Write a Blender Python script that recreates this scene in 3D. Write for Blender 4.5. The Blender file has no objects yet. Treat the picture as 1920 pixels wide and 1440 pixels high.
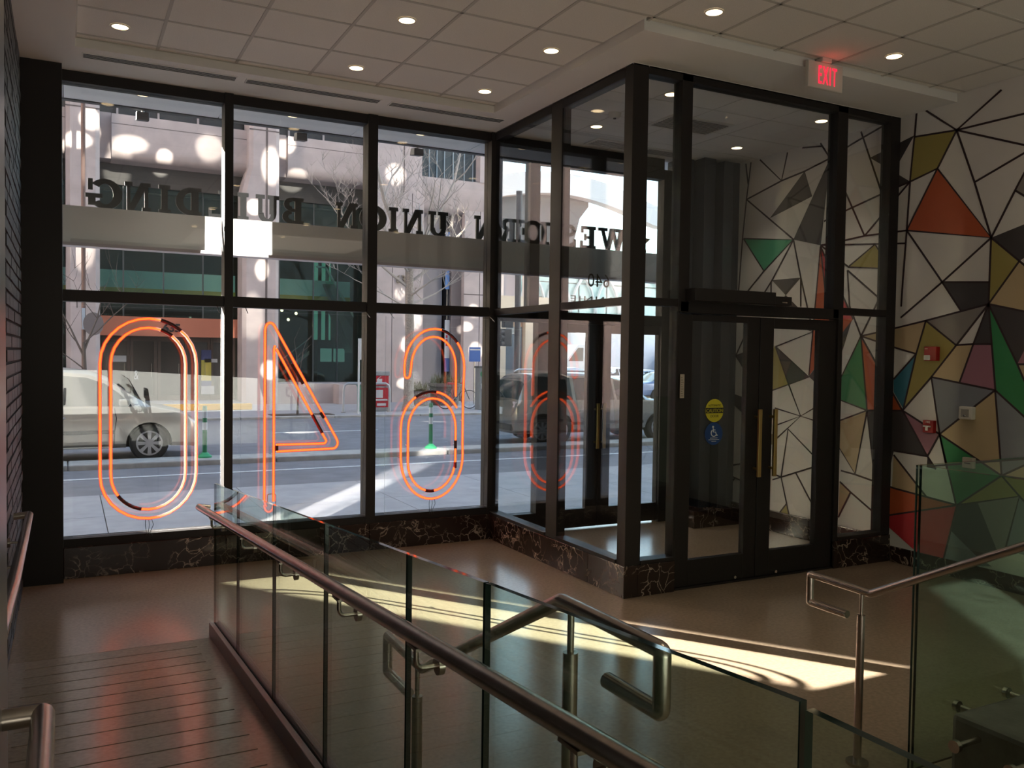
import bpy, bmesh, math, random
from mathutils import Vector, Matrix
random.seed(7)
S = bpy.context.scene
COL = S.collection

# ---------------- camera, sky, sun, exposure ----------------
cam_d = bpy.data.cameras.new('camera'); cam = bpy.data.objects.new('camera', cam_d); COL.objects.link(cam)
_yaw, _pit, _rol = .4794, -.033, .0139
_fw = Vector((math.sin(_yaw)*math.cos(_pit), math.cos(_yaw)*math.cos(_pit), math.sin(_pit)))
_rt = Vector((math.cos(_yaw), -math.sin(_yaw), 0)); _up = _rt.cross(_fw)
_r2 = math.cos(_rol)*_rt + math.sin(_rol)*_up; _u2 = -math.sin(_rol)*_rt + math.cos(_rol)*_up
_m = Matrix((_r2, _u2, -_fw)).transposed().to_4x4(); _m.translation = (0, 0, 1.67)
cam.matrix_world = _m
cam_d.sensor_width = 36; cam_d.lens = 36*1603.76/1920; cam_d.clip_start = .02; cam_d.clip_end = 500
S.camera = cam
S.view_settings.view_transform = 'Standard'; S.view_settings.look = 'None'
S.view_settings.gamma = 1; S.view_settings.use_curve_mapping = False
S.view_settings.exposure = 0.15
S.cycles.use_denoising = True
S.cycles.max_bounces = 10; S.cycles.diffuse_bounces = 5; S.cycles.glossy_bounces = 5
S.cycles.transparent_max_bounces = 40; S.cycles.caustics_reflective = False; S.cycles.caustics_refractive = False
S.cycles.sample_clamp_indirect = 6

SUN_DIR = Vector((-.582*.926, .813*.926, .378)).normalized()      # towards the sun
W_ = bpy.data.worlds.new('sky'); S.world = W_; W_.use_nodes = True
nt = W_.node_tree; bg = nt.nodes['Background']
sky = nt.nodes.new('ShaderNodeTexSky'); sky.sky_type = 'NISHITA'; sky.sun_disc = False
sky.sun_elevation = math.radians(25); sky.sun_rotation = math.atan2(SUN_DIR.x, SUN_DIR.y)
sky.air_density = 1.0; sky.dust_density = 2.0; sky.ozone_density = 1.5
tn = nt.nodes.new('ShaderNodeVectorMath'); tn.operation = 'MULTIPLY'; tn.inputs[1].default_value = (1.0,.985,.86)   # warm camera white balance
nt.links.new(sky.outputs[0], tn.inputs[0]); nt.links.new(tn.outputs[0], bg.inputs[0]); bg.inputs[1].default_value = 1.0
sd = bpy.data.lights.new('sun', 'SUN'); sd.energy = 58; sd.angle = math.radians(.25); sd.color = (1, .93, .82)
so = bpy.data.objects.new('sun', sd); COL.objects.link(so); so.rotation_euler = SUN_DIR.to_track_quat('Z', 'Y').to_euler()
so.location = (-10, 20, 30)
# added lamp standing in for the sunbeam mirrored outwards by our window glass
ld = bpy.data.lights.new('window_mirror_beam','AREA'); ld.shape = 'RECTANGLE'; ld.size = .46; ld.size_y = 3.0; ld.energy = 20; ld.color = (1,.96,.90); ld.spread = math.radians(1.5)
lo = bpy.data.objects.new('window_mirror_beam', ld); COL.objects.link(lo); lo.location = (.87,7.14,1.95)
lo.rotation_euler = Vector((-SUN_DIR.x, SUN_DIR.y, -SUN_DIR.z)).to_track_quat('-Z','Y').to_euler()
# added fill lamps behind the camera, brightening the ceiling and room
for loc, rot, sx, sy, e, c in (((1.7,-3.6,.9),(140,0,-4),3.6,1.2,66,(1,.97,.84)), ((3.3,-1.2,3.6),(0,0,0),3.0,2.0,10,(1,.88,.70))):
    ld = bpy.data.lights.new('lobby_light','AREA'); ld.shape = 'RECTANGLE'; ld.size = sx; ld.size_y = sy; ld.energy = e; ld.color = c
    lo = bpy.data.objects.new('lobby_light', ld); COL.objects.link(lo); lo.location = loc; lo.rotation_euler = [math.radians(a) for a in rot]

# ---------------- helpers ----------------
class G:
    """collects faces, then links them as one mesh object"""
    def __init__(s): s.v = []; s.f = []; s.mi = []
    def add(s, vs, fs, mi=0):
        o = len(s.v); s.v += [tuple(p) for p in vs]
        for f in fs: s.f.append([i+o for i in f]); s.mi.append(mi)
        return s
    def box(s, x0, y0, z0, x1, y1, z1, mi=0):
        if x0 > x1: x0, x1 = x1, x0
        if y0 > y1: y0, y1 = y1, y0
        if z0 > z1: z0, z1 = z1, z0
        return s.add([(x0,y0,z0),(x1,y0,z0),(x1,y1,z0),(x0,y1,z0),(x0,y0,z1),(x1,y0,z1),(x1,y1,z1),(x0,y1,z1)],
                     [(0,3,2,1),(4,5,6,7),(0,1,5,4),(1,2,6,5),(2,3,7,6),(3,0,4,7)], mi)
    def hexa(s, p, mi=0):      # 8 corners, bottom loop then top loop
        return s.add(p, [(0,3,2,1),(4,5,6,7),(0,1,5,4),(1,2,6,5),(2,3,7,6),(3,0,4,7)], mi)
    def prism(s, pts, vec, mi=0, side=None):
        n = len(pts); v = Vector(vec); a = [Vector(p) for p in pts]
        nrm = Vector((0,0,0))
        for i in range(n): nrm += a[i].cross(a[(i+1) % n])
        if nrm.dot(v) > 0: a.reverse()
        s.add(a + [p+v for p in a], [tuple(range(n)), tuple(range(2*n-1, n-1, -1))], mi)
        o = len(s.v) - 2*n
        for i in range(n):
            j = (i+1) % n
            s.f.append([o+j, o+i, o+n+i, o+n+j]); s.mi.append(mi if side is None else side)
        return s
    def cyl(s, p0, p1, r0, r1=None, n=12, mi=0, cap=True):
        r1 = r0 if r1 is None else r1
        return s.tube([p0, p1], [r0, r1], n, mi=mi, cap=cap)
    def tube(s, pts, r, n=8, closed=False, mi=0, cap=True):
        P = [Vector(p) for p in pts]; k = len(P)
        rr = r if isinstance(r, (list, tuple)) else [r]*k
        tan = []
        for i in range(k):
            if closed: t = P[(i+1) % k]-P[i-1]
            else: t = P[min(i+1,k-1)]-P[max(i-1,0)]
            tan.append(t.normalized() if t.length > 1e-9 else Vector((0,0,1)))
        ref = Vector((0,0,1)) if abs(tan[0].z) < .9 else Vector((1,0,0))
        nr = (ref - tan[0]*ref.dot(tan[0])).normalized()
        o = len(s.v)
        for i in range(k):
            nr = (nr - tan[i]*nr.dot(tan[i])).normalized(); b = tan[i].cross(nr)
            for j in range(n):
                a = 2*math.pi*j/n
                s.v.append(tuple(P[i] + (nr*math.cos(a) + b*math.sin(a))*rr[i]))
        for i in range(k if closed else k-1):
            i2 = (i+1) % k
            for j in range(n):
                j2 = (j+1) % n
                s.f.append([o+i*n+j, o+i*n+j2, o+i2*n+j2, o+i2*n+j]); s.mi.append(mi)
        if cap and not closed:
            s.f.append([o+j for j in range(n-1, -1, -1)]); s.mi.append(mi)
            s.f.append([o+(k-1)*n+j for j in range(n)]); s.mi.append(mi)
        return s
    def ball(s, c, r, n=10, m=6, mi=0, sc=(1,1,1)):
        c = Vector(c); o = len(s.v)
        s.v.append(tuple(c-Vector((0,0,r*sc[2]))))
        for i in range(1, m):
            t = -math.pi/2 + math.pi*i/m
            for j in range(n):
                a = 2*math.pi*j/n
                s.v.append((c.x+r*sc[0]*math.cos(t)*math.cos(a), c.y+r*sc[1]*math.cos(t)*math.sin(a), c.z+r*sc[2]*math.sin(t)))
        s.v.append(tuple(c+Vector((0,0,r*sc[2])))); top = len(s.v)-1
        for j in range(n): s.f.append([o, o+1+(j+1) % n, o+1+j]); s.mi.append(mi)
        for i in range(m-2):
            for j in range(n):
                a = o+1+i*n; s.f.append([a+j, a+(j+1) % n, a+n+(j+1) % n, a+n+j]); s.mi.append(mi)
        a = o+1+(m-2)*n
        for j in range(n): s.f.append([a+j, a+(j+1) % n, top]); s.mi.append(mi)
        return s
    def disc(s, c, r, axis, n=20, mi=0, sx=1, sy=1):   # flat ellipse facing axis ('x','y','z' with sign)
        c = Vector(c); pts = []
        for j in range(n):
            a = 2*math.pi*j/n; u, w = r*sx*math.cos(a), r*sy*math.sin(a)
            pts.append(c + Vector({'x': (0,u,w), 'y': (u,0,w), 'z': (u,w,0)}[axis[-1]]))
        if axis in ('-x', 'y', '-z'): pts.reverse()
        return s.add(pts, [tuple(range(n))], mi)
    def loft(s, rings, mi=0, cap=True, closed=True):
        o = len(s.v); n = len(rings[0])
        for r in rings: s.v += [tuple(p) for p in r]
        for i in range(len(rings)-1):
            for j in range(n if closed else n-1):
                j2 = (j+1) % n
                s.f.append([o+i*n+j, o+i*n+j2, o+(i+1)*n+j2, o+(i+1)*n+j]); s.mi.append(mi)
        if cap:
            s.f.append([o+j for j in range(n-1, -1, -1)]); s.mi.append(mi)
            b = o+(len(rings)-1)*n; s.f.append([b+j for j in range(n)]); s.mi.append(mi)
        return s
    def mesh(s, name, mats, smooth=None):
        me = bpy.data.meshes.new(name); me.from_pydata(s.v, [], s.f)
        for m in (mats if isinstance(mats, (list, tuple)) else [mats]): me.materials.append(m)
        if any(s.mi): me.polygons.foreach_set('material_index', s.mi)
        if smooth is not None:
            me.shade_smooth(); me.set_sharp_from_angle(angle=math.radians(smooth))
        me.update(); return me
    def build(s, name, mats, parent=None, smooth=None, bevel=0, kind=None, loc=None):
        if loc is not None:
            L = Vector(loc); s.v = [tuple(Vector(p)-L) for p in s.v]
        o = bpy.data.objects.new(name, s.mesh(name, mats, smooth)); COL.objects.link(o)
        if loc is not None: o.location = loc
        if bevel:
            b = o.modifiers.new('edge', 'BEVEL'); b.width = bevel; b.segments = 2; b.limit_method = 'ANGLE'
        if parent: par(o, parent)
        if kind: o['kind'] = kind
        return o

def wmat(o):
    m = Matrix.Translation(o.location) @ o.rotation_euler.to_matrix().to_4x4()
    return (wmat(o.parent) @ o.matrix_parent_inverse @ m) if o.parent else m
def par(o, p):
    o.parent = p; o.matrix_parent_inverse = wmat(p).inverted(); return o
def tag(o, label, cat, group=None):
    o['label'] = label; o['category'] = cat
    if group: o['group'] = group
    return o
def thing(name, label, cat, loc=(0,0,0), group=None):
    o = bpy.data.objects.new(name, None); COL.objects.link(o); o.location = loc; o.empty_display_size = .1
    return tag(o, label, cat, group)
def struct(name, loc=(0,0,0)):
    o = bpy.data.objects.new(name, None); COL.objects.link(o); o.location = loc; o['kind'] = 'structure'; return o
def dup(o, off, label=None, name=None):
    """copy a thing with its parts and their sub-parts, moved by off"""
    def cp(src, parent):
        c = src.copy(); COL.objects.link(c)
        if parent: c.parent = parent; c.matrix_parent_inverse = src.matrix_parent_inverse
        for k in src.children: cp(k, c)
        return c
    c = cp(o, None); c.location = Vector(o.location)+Vector(off)
    if label: c['label'] = label
    return c
def inst(me, name, loc, parent=None, rot=None, kind=None):
    o = bpy.data.objects.new(name, me); COL.objects.link(o); o.location = loc
    if rot: o.rotation_euler = rot
    if parent: par(o, parent)
    if kind: o['kind'] = kind
    return o
def text_geo(txt, size, depth, fn, spacing=1.0, align='CENTER', bold=0):
    """letters as a solid; fn maps (u, v, w) to a point"""
    cu = bpy.data.curves.new('t', 'FONT'); cu.body = txt; cu.size = size; cu.extrude = depth/2; cu.align_x = align
    cu.space_character = spacing; cu.resolution_u = 3; cu.offset = bold
    ob = bpy.data.objects.new('t', cu); COL.objects.link(ob)
    me = bpy.data.meshes.new_from_object(ob.evaluated_get(bpy.context.evaluated_depsgraph_get()))
    g = G(); g.add([fn(v.co.x, v.co.y, v.co.z) for v in me.vertices], [list(p.vertices) for p in me.polygons])
    bpy.data.objects.remove(ob); bpy.data.curves.remove(cu); bpy.data.meshes.remove(me)
    return g

# ---------------- materials ----------------
def mat(name, col, rough=.5, metal=0, noise=0, scale=8, spec=None, emit=None, es=1, bump=0, bscale=60, stretch=None, coat=0):
    m = bpy.data.materials.new(name); m.use_nodes = True; t = m.node_tree; b = t.nodes['Principled BSDF']
    b.inputs['Base Color'].default_value = (*col, 1); b.inputs['Roughness'].default_value = rough; b.inputs['Metallic'].default_value = metal
    if spec is not None: b.inputs['Specular IOR Level'].default_value = spec
    if coat: b.inputs['Coat Weight'].default_value = coat; b.inputs['Coat Roughness'].default_value = .08
    if emit: b.inputs['Emission Color'].default_value = (*emit, 1); b.inputs['Emission Strength'].default_value = es
    if noise or bump:
        tc = t.nodes.new('ShaderNodeTexCoord'); mp = t.nodes.new('ShaderNodeMapping')
        t.links.new(tc.outputs['Object'], mp.inputs[0])
        if stretch: mp.inputs['Scale'].default_value = stretch
    if noise:
        n = t.nodes.new('ShaderNodeTexNoise'); n.inputs['Scale'].default_value = scale; n.inputs['Detail'].default_value = 5
        t.links.new(mp.outputs[0], n.inputs[0])
        r = t.nodes.new('ShaderNodeMapRange'); r.inputs[1].default_value = .3; r.inputs[2].default_value = .7
        r.inputs[3].default_value = 1-noise; r.inputs[4].default_value = 1+noise
        t.links.new(n.outputs['Fac'], r.inputs[0])
        v = t.nodes.new('ShaderNodeVectorMath'); v.operation = 'SCALE'; v.inputs[0].default_value = col
        t.links.new(r.outputs[0], v.inputs['Scale']); t.links.new(v.outputs[0], b.inputs['Base Color'])
    if bump:
        n2 = t.nodes.new('ShaderNodeTexNoise'); n2.inputs['Scale'].default_value = bscale; n2.inputs['Detail'].default_value = 4
        t.links.new(mp.outputs[0], n2.inputs[0])
        bp = t.nodes.new('ShaderNodeBump'); bp.inputs['Strength'].default_value = bump; bp.inputs['Distance'].default_value = .01
        t.links.new(n2.outputs['Fac'], bp.inputs['Height']); t.links.new(bp.outputs[0], b.inputs['Normal'])
    return m
def emit(name, col, s):
    m = bpy.data.materials.new(name); m.use_nodes = True; t = m.node_tree; t.nodes.remove(t.nodes['Principled BSDF'])
    e = t.nodes.new('ShaderNodeEmission'); e.inputs[0].default_value = (*col, 1); e.inputs[1].default_value = s
    t.links.new(e.outputs[0], t.nodes['Material Output'].inputs[0]); return m
def glass(name, tint=(1,1,1), rough=0.0, ior=1.5, gcol=(1,1,1)):
    m = bpy.data.materials.new(name); m.use_nodes = True; t = m.node_tree; t.nodes.remove(t.nodes['Principled BSDF'])
    ge = t.nodes.new('ShaderNodeNewGeometry'); mx = t.nodes.new('ShaderNodeMapRange')
    mx.inputs[3].default_value = ior; mx.inputs[4].default_value = 1/ior
    t.links.new(ge.outputs['Backfacing'], mx.inputs[0])
    fr = t.nodes.new('ShaderNodeFresnel'); t.links.new(mx.outputs[0], fr.inputs[0])
    tr = t.nodes.new('ShaderNodeBsdfTransparent'); tr.inputs[0].default_value = (*tint, 1)
    gl = t.nodes.new('ShaderNodeBsdfGlossy'); gl.inputs['Roughness'].default_value = rough; gl.inputs[0].default_value = (*gcol, 1)
    ms = t.nodes.new('ShaderNodeMixShader')
    t.links.new(fr.outputs[0], ms.inputs[0]); t.links.new(tr.outputs[0], ms.inputs[1]); t.links.new(gl.outputs[0], ms.inputs[2])
    t.links.new(ms.outputs[0], t.nodes['Material Output'].inputs[0]); return m
def marble():
    m = bpy.data.materials.new('dark_veined_marble'); m.use_nodes = True; t = m.node_tree; b = t.nodes['Principled BSDF']
    tc = t.nodes.new('ShaderNodeTexCoord')
    n = t.nodes.new('ShaderNodeTexNoise'); n.inputs['Scale'].default_value = 5; n.inputs['Detail'].default_value = 6; n.inputs['Distortion'].default_value = .6
    t.links.new(tc.outputs['Object'], n.inputs[0])
    ad = t.nodes.new('ShaderNodeVectorMath'); ad.operation = 'MULTIPLY_ADD'; ad.inputs[1].default_value = (.35,.35,.35)
    t.links.new(n.outputs['Color'], ad.inputs[0]); t.links.new(tc.outputs['Object'], ad.inputs[2])
    v = t.nodes.new('ShaderNodeTexVoronoi'); v.feature = 'DISTANCE_TO_EDGE'; v.inputs['Scale'].default_value = 8.5
    t.links.new(ad.outputs[0], v.inputs[0])
    r = t.nodes.new('ShaderNodeMapRange'); r.inputs[1].default_value = 0; r.inputs[2].default_value = .04; r.inputs[3].default_value = 1; r.inputs[4].default_value = 0
    t.links.new(v.outputs['Distance'], r.inputs[0])
    n2 = t.nodes.new('ShaderNodeTexNoise'); n2.inputs['Scale'].default_value = 4; t.links.new(tc.outputs['Object'], n2.inputs[0])
    r2 = t.nodes.new('ShaderNodeMapRange'); r2.inputs[1].default_value = .40; r2.inputs[2].default_value = .62
    t.links.new(n2.outputs['Fac'], r2.inputs[0])
    mu = t.nodes.new('ShaderNodeMath'); mu.operation = 'MULTIPLY'; t.links.new(r.outputs[0], mu.inputs[0]); t.links.new(r2.outputs[0], mu.inputs[1])
    mix = t.nodes.new('ShaderNodeMix'); mix.data_type = 'RGBA'; mix.inputs[6].default_value = (.030,.017,.014,1); mix.inputs[7].default_value = (.60,.48,.38,1)
    t.links.new(mu.outputs[0], mix.inputs[0]); t.links.new(mix.outputs[2], b.inputs['Base Color']); b.inputs['Roughness'].default_value = .12
    return m
def terrazzo(name, col, rough):
    m = bpy.data.materials.new(name); m.use_nodes = True; t = m.node_tree; b = t.nodes['Principled BSDF']
    tc = t.nodes.new('ShaderNodeTexCoord')
    n = t.nodes.new('ShaderNodeTexNoise'); n.inputs['Scale'].default_value = 1.3; n.inputs['Detail'].default_value = 5; t.links.new(tc.outputs['Object'], n.inputs[0])
    v = t.nodes.new('ShaderNodeTexNoise'); v.inputs['Scale'].default_value = 48; v.inputs['Detail'].default_value = 4; t.links.new(tc.outputs['Object'], v.inputs[0])
    def rng(src, a, c, lo, hi):
        r = t.nodes.new('ShaderNodeMapRange'); r.inputs[1].default_value = a; r.inputs[2].default_value = c; r.inputs[3].default_value = lo; r.inputs[4].default_value = hi
        t.links.new(src, r.inputs[0]); return r.outputs[0]
    mu = t.nodes.new('ShaderNodeMath'); mu.operation = 'MULTIPLY'
    t.links.new(rng(n.outputs['Fac'], .3, .7, .94, 1.06), mu.inputs[0]); t.links.new(rng(v.outputs['Fac'], .3, .65, .86, 1.08), mu.inputs[1])
    s = t.nodes.new('ShaderNodeVectorMath'); s.operation = 'SCALE'; s.inputs[0].default_value = col
    t.links.new(mu.outputs[0], s.inputs['Scale']); t.links.new(s.outputs[0], b.inputs['Base Color'])
    t.links.new(rng(n.outputs['Fac'], .3, .7, rough, rough+.012), b.inputs['Roughness']); b.inputs['Specular IOR Level'].default_value = .75
    return m

M = {}
M['black'] = mat('black_painted_frame', (.020,.0165,.0155), .5, 0, spec=.3)
M['marble'] = marble()
M['floor'] = terrazzo('polished_brown_terrazzo', (.31,.235,.165), .20)
M['ramp'] = terrazzo('polished_brown_ramp', (.40,.31,.235), .2)
M['groove'] = mat('dark_groove', (.03,.022,.018), .8)
M['tile'] = mat('ceiling_tile', (.80,.78,.73), .9, noise=.06, scale=160, bump=.25, bscale=240)
M['grid'] = mat('ceiling_grid', (.55,.53,.49), .6)
M['soffit'] = mat('soffit_paint', (.80,.79,.76), .8)
M['white'] = mat('white_wall_paint', (.74,.72,.69), .8)
M['brick'] = mat('dark_brick', (.035,.03,.03), .55, noise=.3, scale=25, bump=.3, bscale=120)
M['mortar'] = mat('dark_mortar', (.016,.014,.014), .9)
M['panel'] = mat('satin_wall_panel', (.16,.15,.15), .32)
M['steel'] = mat('brushed_steel', (.52,.45,.385), .27, 1, noise=.08, scale=30, stretch=(1,1,1))
M['shoe'] = mat('bronze_shoe', (.20,.16,.14), .36, 1)
M['brass'] = mat('brass', (.62,.43,.17), .3, 1)
M['pane'] = glass('window_glass', (.975,.985,.985))
M['pane_v'] = glass('vestibule_glass', (.93,.95,.95))
M['acrylic'] = glass('clear_acrylic', (.985,.985,.99), ior=1.12)
M['acry_edge'] = mat('acrylic_edge', (.62,.62,.66), .3)
M['rail_glass'] = glass('green_balustrade_glass', (.84,.93,.875))
M['rail_edge'] = mat('balustrade_glass_edge', (.010,.030,.024), .06, spec=.8)
M['plastic_w'] = mat('white_plastic', (.66,.63,.58), .45)
M['red_p'] = mat('red_plastic', (.34,.012,.012), .35)
M['chrome'] = mat('chrome', (.8,.8,.8), .12, 1)
M['vent_d'] = mat('vent_dark', (.015,.014,.014), .7)
M['stone'] = mat('dark_stone', (.14,.13,.12), .3, noise=.35, scale=9, bump=.15, bscale=40)
# ---------------- the room ----------------
W0, V0, XR, XL = 6.99, 4.85, 6.10, -.28       # window wall, vestibule front, mural wall, brick wall
fl = struct('floor'); 
G().box(.78,.75,-.12, XR,W0+.15,0).box(XL-.3,5.19,-.12,.78,W0+.15,0).build('floor_slab', M['floor'], fl)
G().box(.78,-4,-.12,3.0,1.6,.374).box(XL-.4,-4,-.12,.78,.7,.374).box(3.0,-4,-.12,XR,-.6,.374).build('upper_floor_slab', M['floor'], fl)
for i, (y, z) in enumerate(((1.98,.125), (1.79,.25))):
    G().box(.80,1.6,.002+(i*.125),3.0,y,z).build('stair_step', M['floor'], fl)
rp = struct('ramp_floor')
G().hexa([(XL-.02,5.18,-.1),(.75,5.18,-.1),(.75,.7,-.1),(XL-.02,.7,-.1),(XL-.02,5.18,-.006),(.75,5.18,-.006),(.75,.7,.365),(XL-.02,.7,.365)]).build('ramp_bed', M['groove'], rp)
N_ST = 26; dy = (5.19-.7)/N_ST; sl = .374/4.49
st = G()
def zr(y): return (5.19-y)*sl
strip = None
for i in range(N_ST):
    ya = 5.19-i*dy; g = .004
    G().hexa([(-.20,ya-g,zr(ya)-.02),(.64,ya-g,zr(ya)-.02),(.64,ya-dy+g,zr(ya-dy)-.02),(-.20,ya-dy+g,zr(ya-dy)-.02),
              (-.20,ya-g,zr(ya)),(.64,ya-g,zr(ya)),(.64,ya-dy+g,zr(ya-dy)),(-.20,ya-dy+g,zr(ya-dy))]).build('ramp_strip', M['ramp'], rp)
for xa, xb in ((XL-.02,-.20),(.64,.74)):
    G().hexa([(xa,5.19,-.02),(xb,5.19,-.02),(xb,.7,.35),(xa,.7,.35),(xa,5.19,0),(xb,5.19,0),(xb,.7,.374),(xa,.7,.374)]).build('ramp_border', M['ramp'], rp)

# ceiling
ZS, ZT, ZV = 3.676, 3.735, 3.665
ce = struct('ceiling')
g = G()
g.box(XL-.3,6.43,ZS,3.42,W0+.1,ZS+.3).box(XL-.3,-4,ZS,.05,6.43,ZS+.3).box(3.14,4.35,ZS,3.42,6.43,ZS+.3).box(3.42,4.35,ZS,XR+.1,V0+.1,ZS+.3)
g.build('ceiling_soffit', M['soffit'], ce)
gx = [.05,.033+.522-.0]; gx = [.05] + [.555+.522*i for i in range(11)]
gy = [6.43] + [6.345-.515*i for i in range(10)]
g = G().box(.05,-4,ZT+.02,XR,1.72,ZT+.2).box(.05,1.6,ZT+.02,XR,6.43,ZT+.2); g.build('ceiling_backing', M['tile'], ce)
tile_mesh = {}
def in_tray(x, y): return y < 4.35 or x < 3.14
def put_tile(xa, xb, ya, yb):
    w, h = xb-xa-.016, ya-yb-.016
    k = (round(w,3), round(h,3))
    if k not in tile_mesh: tile_mesh[k] = G().box(-w/2,-h/2,0,w/2,h/2,.02).mesh('ceiling_tile', M['tile'])
    inst(tile_mesh[k], 'ceiling_tile', ((xa+xb)/2,(ya+yb)/2,ZT+.003), ce)
lines = G()
for j in range(len(gy)-1):
    for i in range(len(gx)):
        xa = gx[i]; xb = gx[i+1] if i+1 < len(gx) else XR
        ya, yb = gy[j], gy[j+1]
        if xb > 3.14 and ya > 4.35:
            if xa < 3.14:
                cells = [(xa,3.14,ya,yb)]
                if yb < 4.35: cells.append((3.14,xb,4.35,yb))
            else: cells = [(xa,xb,4.35,yb)] if yb < 4.35 else []
        else: cells = [(xa,xb,ya,yb)]
        for xa, xb, ya, yb in cells:
            if xb-xa < .03 or ya-yb < .03: continue
            put_tile(xa, xb, ya, yb)
for x in gx: lines.box(x-.010,1.7,ZT-.001,x+.010,6.43 if x < 3.1 else 4.35,ZT+.02)
for y in gy: lines.box(.05,y-.010,ZT-.001,3.14 if y > 4.35 else XR,y+.010,ZT+.02)
lines.build('ceiling_grid', M['grid'], ce)
G().box(3.42,V0,ZV,XR,W0+.1,ZV+.25).build('vestibule_ceiling', mat('vestibule_ceiling_paint', (.78,.76,.73), .85), ce)
g = G()
for y in (5.42,5.95,6.5): g.box(3.46,y,ZV-.002,XR,y+.006,ZV+.01)
for x in (4.0,4.6,5.2): g.box(x,V0+.1,ZV-.002,x+.006,W0,ZV+.01)
g.build('vestibule_ceiling_joint', M['grid'], ce)

# walls
wl = struct('wall_left')
G().box(XL-.3,1.9,-.12,XL-.008,7.0,ZS+.1).build('brick_backing', M['mortar'], wl)
bm = [G().box(0,-.144,-.030,.010,.144,.030).mesh('brick', M['brick']), G().box(0,-.07,-.030,.010,.07,.030).mesh('brick', M['brick'])]
for c in range(48):
    z = .045+c*.0756; off = (c % 2)*.15
    for k in range(6):
        y = 5.13+off+k*.3
        if y < 6.75 and z < ZS-.03: inst(bm[0], 'brick', (XL-.008+random.uniform(-.002,.002),y,z), wl)
G().box(XL-.4,-4,-.12,-.11,2.0,ZS+.1).build('trim_1', M['panel'], kind='structure', bevel=.006)
G().box(XL-.3,6.85,-.02,-.03,7.12,ZS+.05).build('trim_2', M['black'], kind='structure', bevel=.004)
G().box(XR,-4,-.12,XR+.25,7.2,ZT+.2).build('wall_right', M['white'], kind='structure')
G().box(XL-.6,-4.2,-.12,XR+.3,-4,ZT+.2).build('wall_back', mat('back_wall_paint', (.30,.27,.25), .8), kind='structure')

# marble bases
def marble_run(name, pieces):
    b = struct(name)
    for p in pieces: G().box(*p).build('marble_slab', M['marble'], b, bevel=.004)
marble_run('baseboard_front', [(-.03,6.955,0,1.10,7.1,.228),(1.104,6.955,0,2.27,7.1,.228),(2.274,6.955,0,3.44,7.1,.228)])
marble_run('baseboard_vestibule', [(3.405,6.05,0,3.52,6.953,.222),(3.405,5.304,0,3.52,6.046,.222),(3.405,4.835,0,3.52,5.30,.222),(3.522,4.835,0,3.845,4.95,.222),(5.44,4.835,0,6.095,4.95,.222)])
marble_run('baseboard_right', [(6.07,4.96,0,6.10,5.7,.20),(6.07,5.704,0,6.10,6.9,.20),(6.085,2.3,0,6.10,4.83,.13)])

# window bays
xs = [(-.03,1.086),(1.152,2.239),(2.324,3.386)]
for n, (a, b) in enumerate(xs):
    w = struct('window_%d' % (n+1))
    G().box(a,W0,3.598,b,W0+.12,ZS).build('window_head', M['black'], w)
    G().box(a,W0,2.022,b,W0+.12,2.105).build('window_transom', M['black'], w)
    G().box(a,W0-.01,.228,b,W0+.12,.287).build('window_sill', M['black'], w)
    G().box(a,W0+.055,2.105,b,W0+.065,3.598).build('window_pane', M['pane'], w)
    G().box(a,W0+.055,.287,b,W0+.065,2.022).build('window_pane', M['pane'], w)
for n, (a, b) in enumerate([(1.086,1.152),(2.239,2.324),(3.386,3.50)]):
    G().box(a,W0-.02,0.2 if n < 2 else 0,b,W0+.13,ZS).build('trim_%d' % (n+3), M['black'], kind='structure', bevel=.003)

# vestibule: side wall (faces -x), inner front (faces -y), outer front (on the street line)
vs = struct('wall_vestibule_side')
def vbox(p, nm, par_): return G().box(*p).build(nm, M['black'], par_, bevel=.003)
vbox((3.42,4.85,0,3.55,4.95,ZS),'corner_post',vs)
vbox((3.42,5.79,.222,3.50,5.96,ZS),'mullion',vs)
for ya, yb in ((4.95,5.79),(5.96,W0)):
    vbox((3.42,ya,3.60,3.50,yb,ZS),'head_rail',vs); vbox((3.425,ya,2.035,3.495,yb,2.09),'transom_rail',vs); vbox((3.405,ya,.222,3.51,yb,.25),'sill_rail',vs)
    G().box(3.427,ya,2.09,3.435,yb,3.60).build('glass_pane', M['pane_v'], vs)
    G().box(3.427,ya,.25,3.435,yb,2.035).build('glass_pane', M['pane_v'], vs)
vf = struct('wall_vestibule_front')
vbox((3.84,4.85,2.0,3.935,4.95,ZS),'mullion',vf); vbox((3.84,4.86,0,3.862,4.95,2.0),'jamb',vf); vbox((5.378,4.85,2.0,5.49,4.95,ZS),'mullion',vf); vbox((5.44,4.85,0,5.49,4.95,2.0),'jamb',vf)
vbox((5.99,4.85,.222,6.10,4.95,ZS),'end_post',vf)
vbox((3.55,4.85,3.62,5.99,4.95,ZS),'head_rail',vf)
for xa, xb in ((3.55,3.84),(5.49,5.99)):
    vbox((xa,4.855,2.035,xb,4.945,2.09),'transom_rail',vf); vbox((xa,4.84,.222,xb,4.95,.25),'sill_rail',vf)
    G().box(xa,4.89,2.09,xb,4.898,3.62).build('glass_pane', M['pane_v'], vf); G().box(xa,4.89,.25,xb,4.898,2.035).build('glass_pane', M['pane_v'], vf)
vbox((3.862,4.85,1.995,5.44,4.95,2.075),'door_header',vf)
G().box(3.935,4.89,2.075,5.378,4.898,3.62).build('glass_pane', M['pane_v'], vf)
vbox((3.862,4.85,0,5.44,4.95,.012),'threshold',vf)
vo = struct('wall_vestibule_outer')
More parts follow.
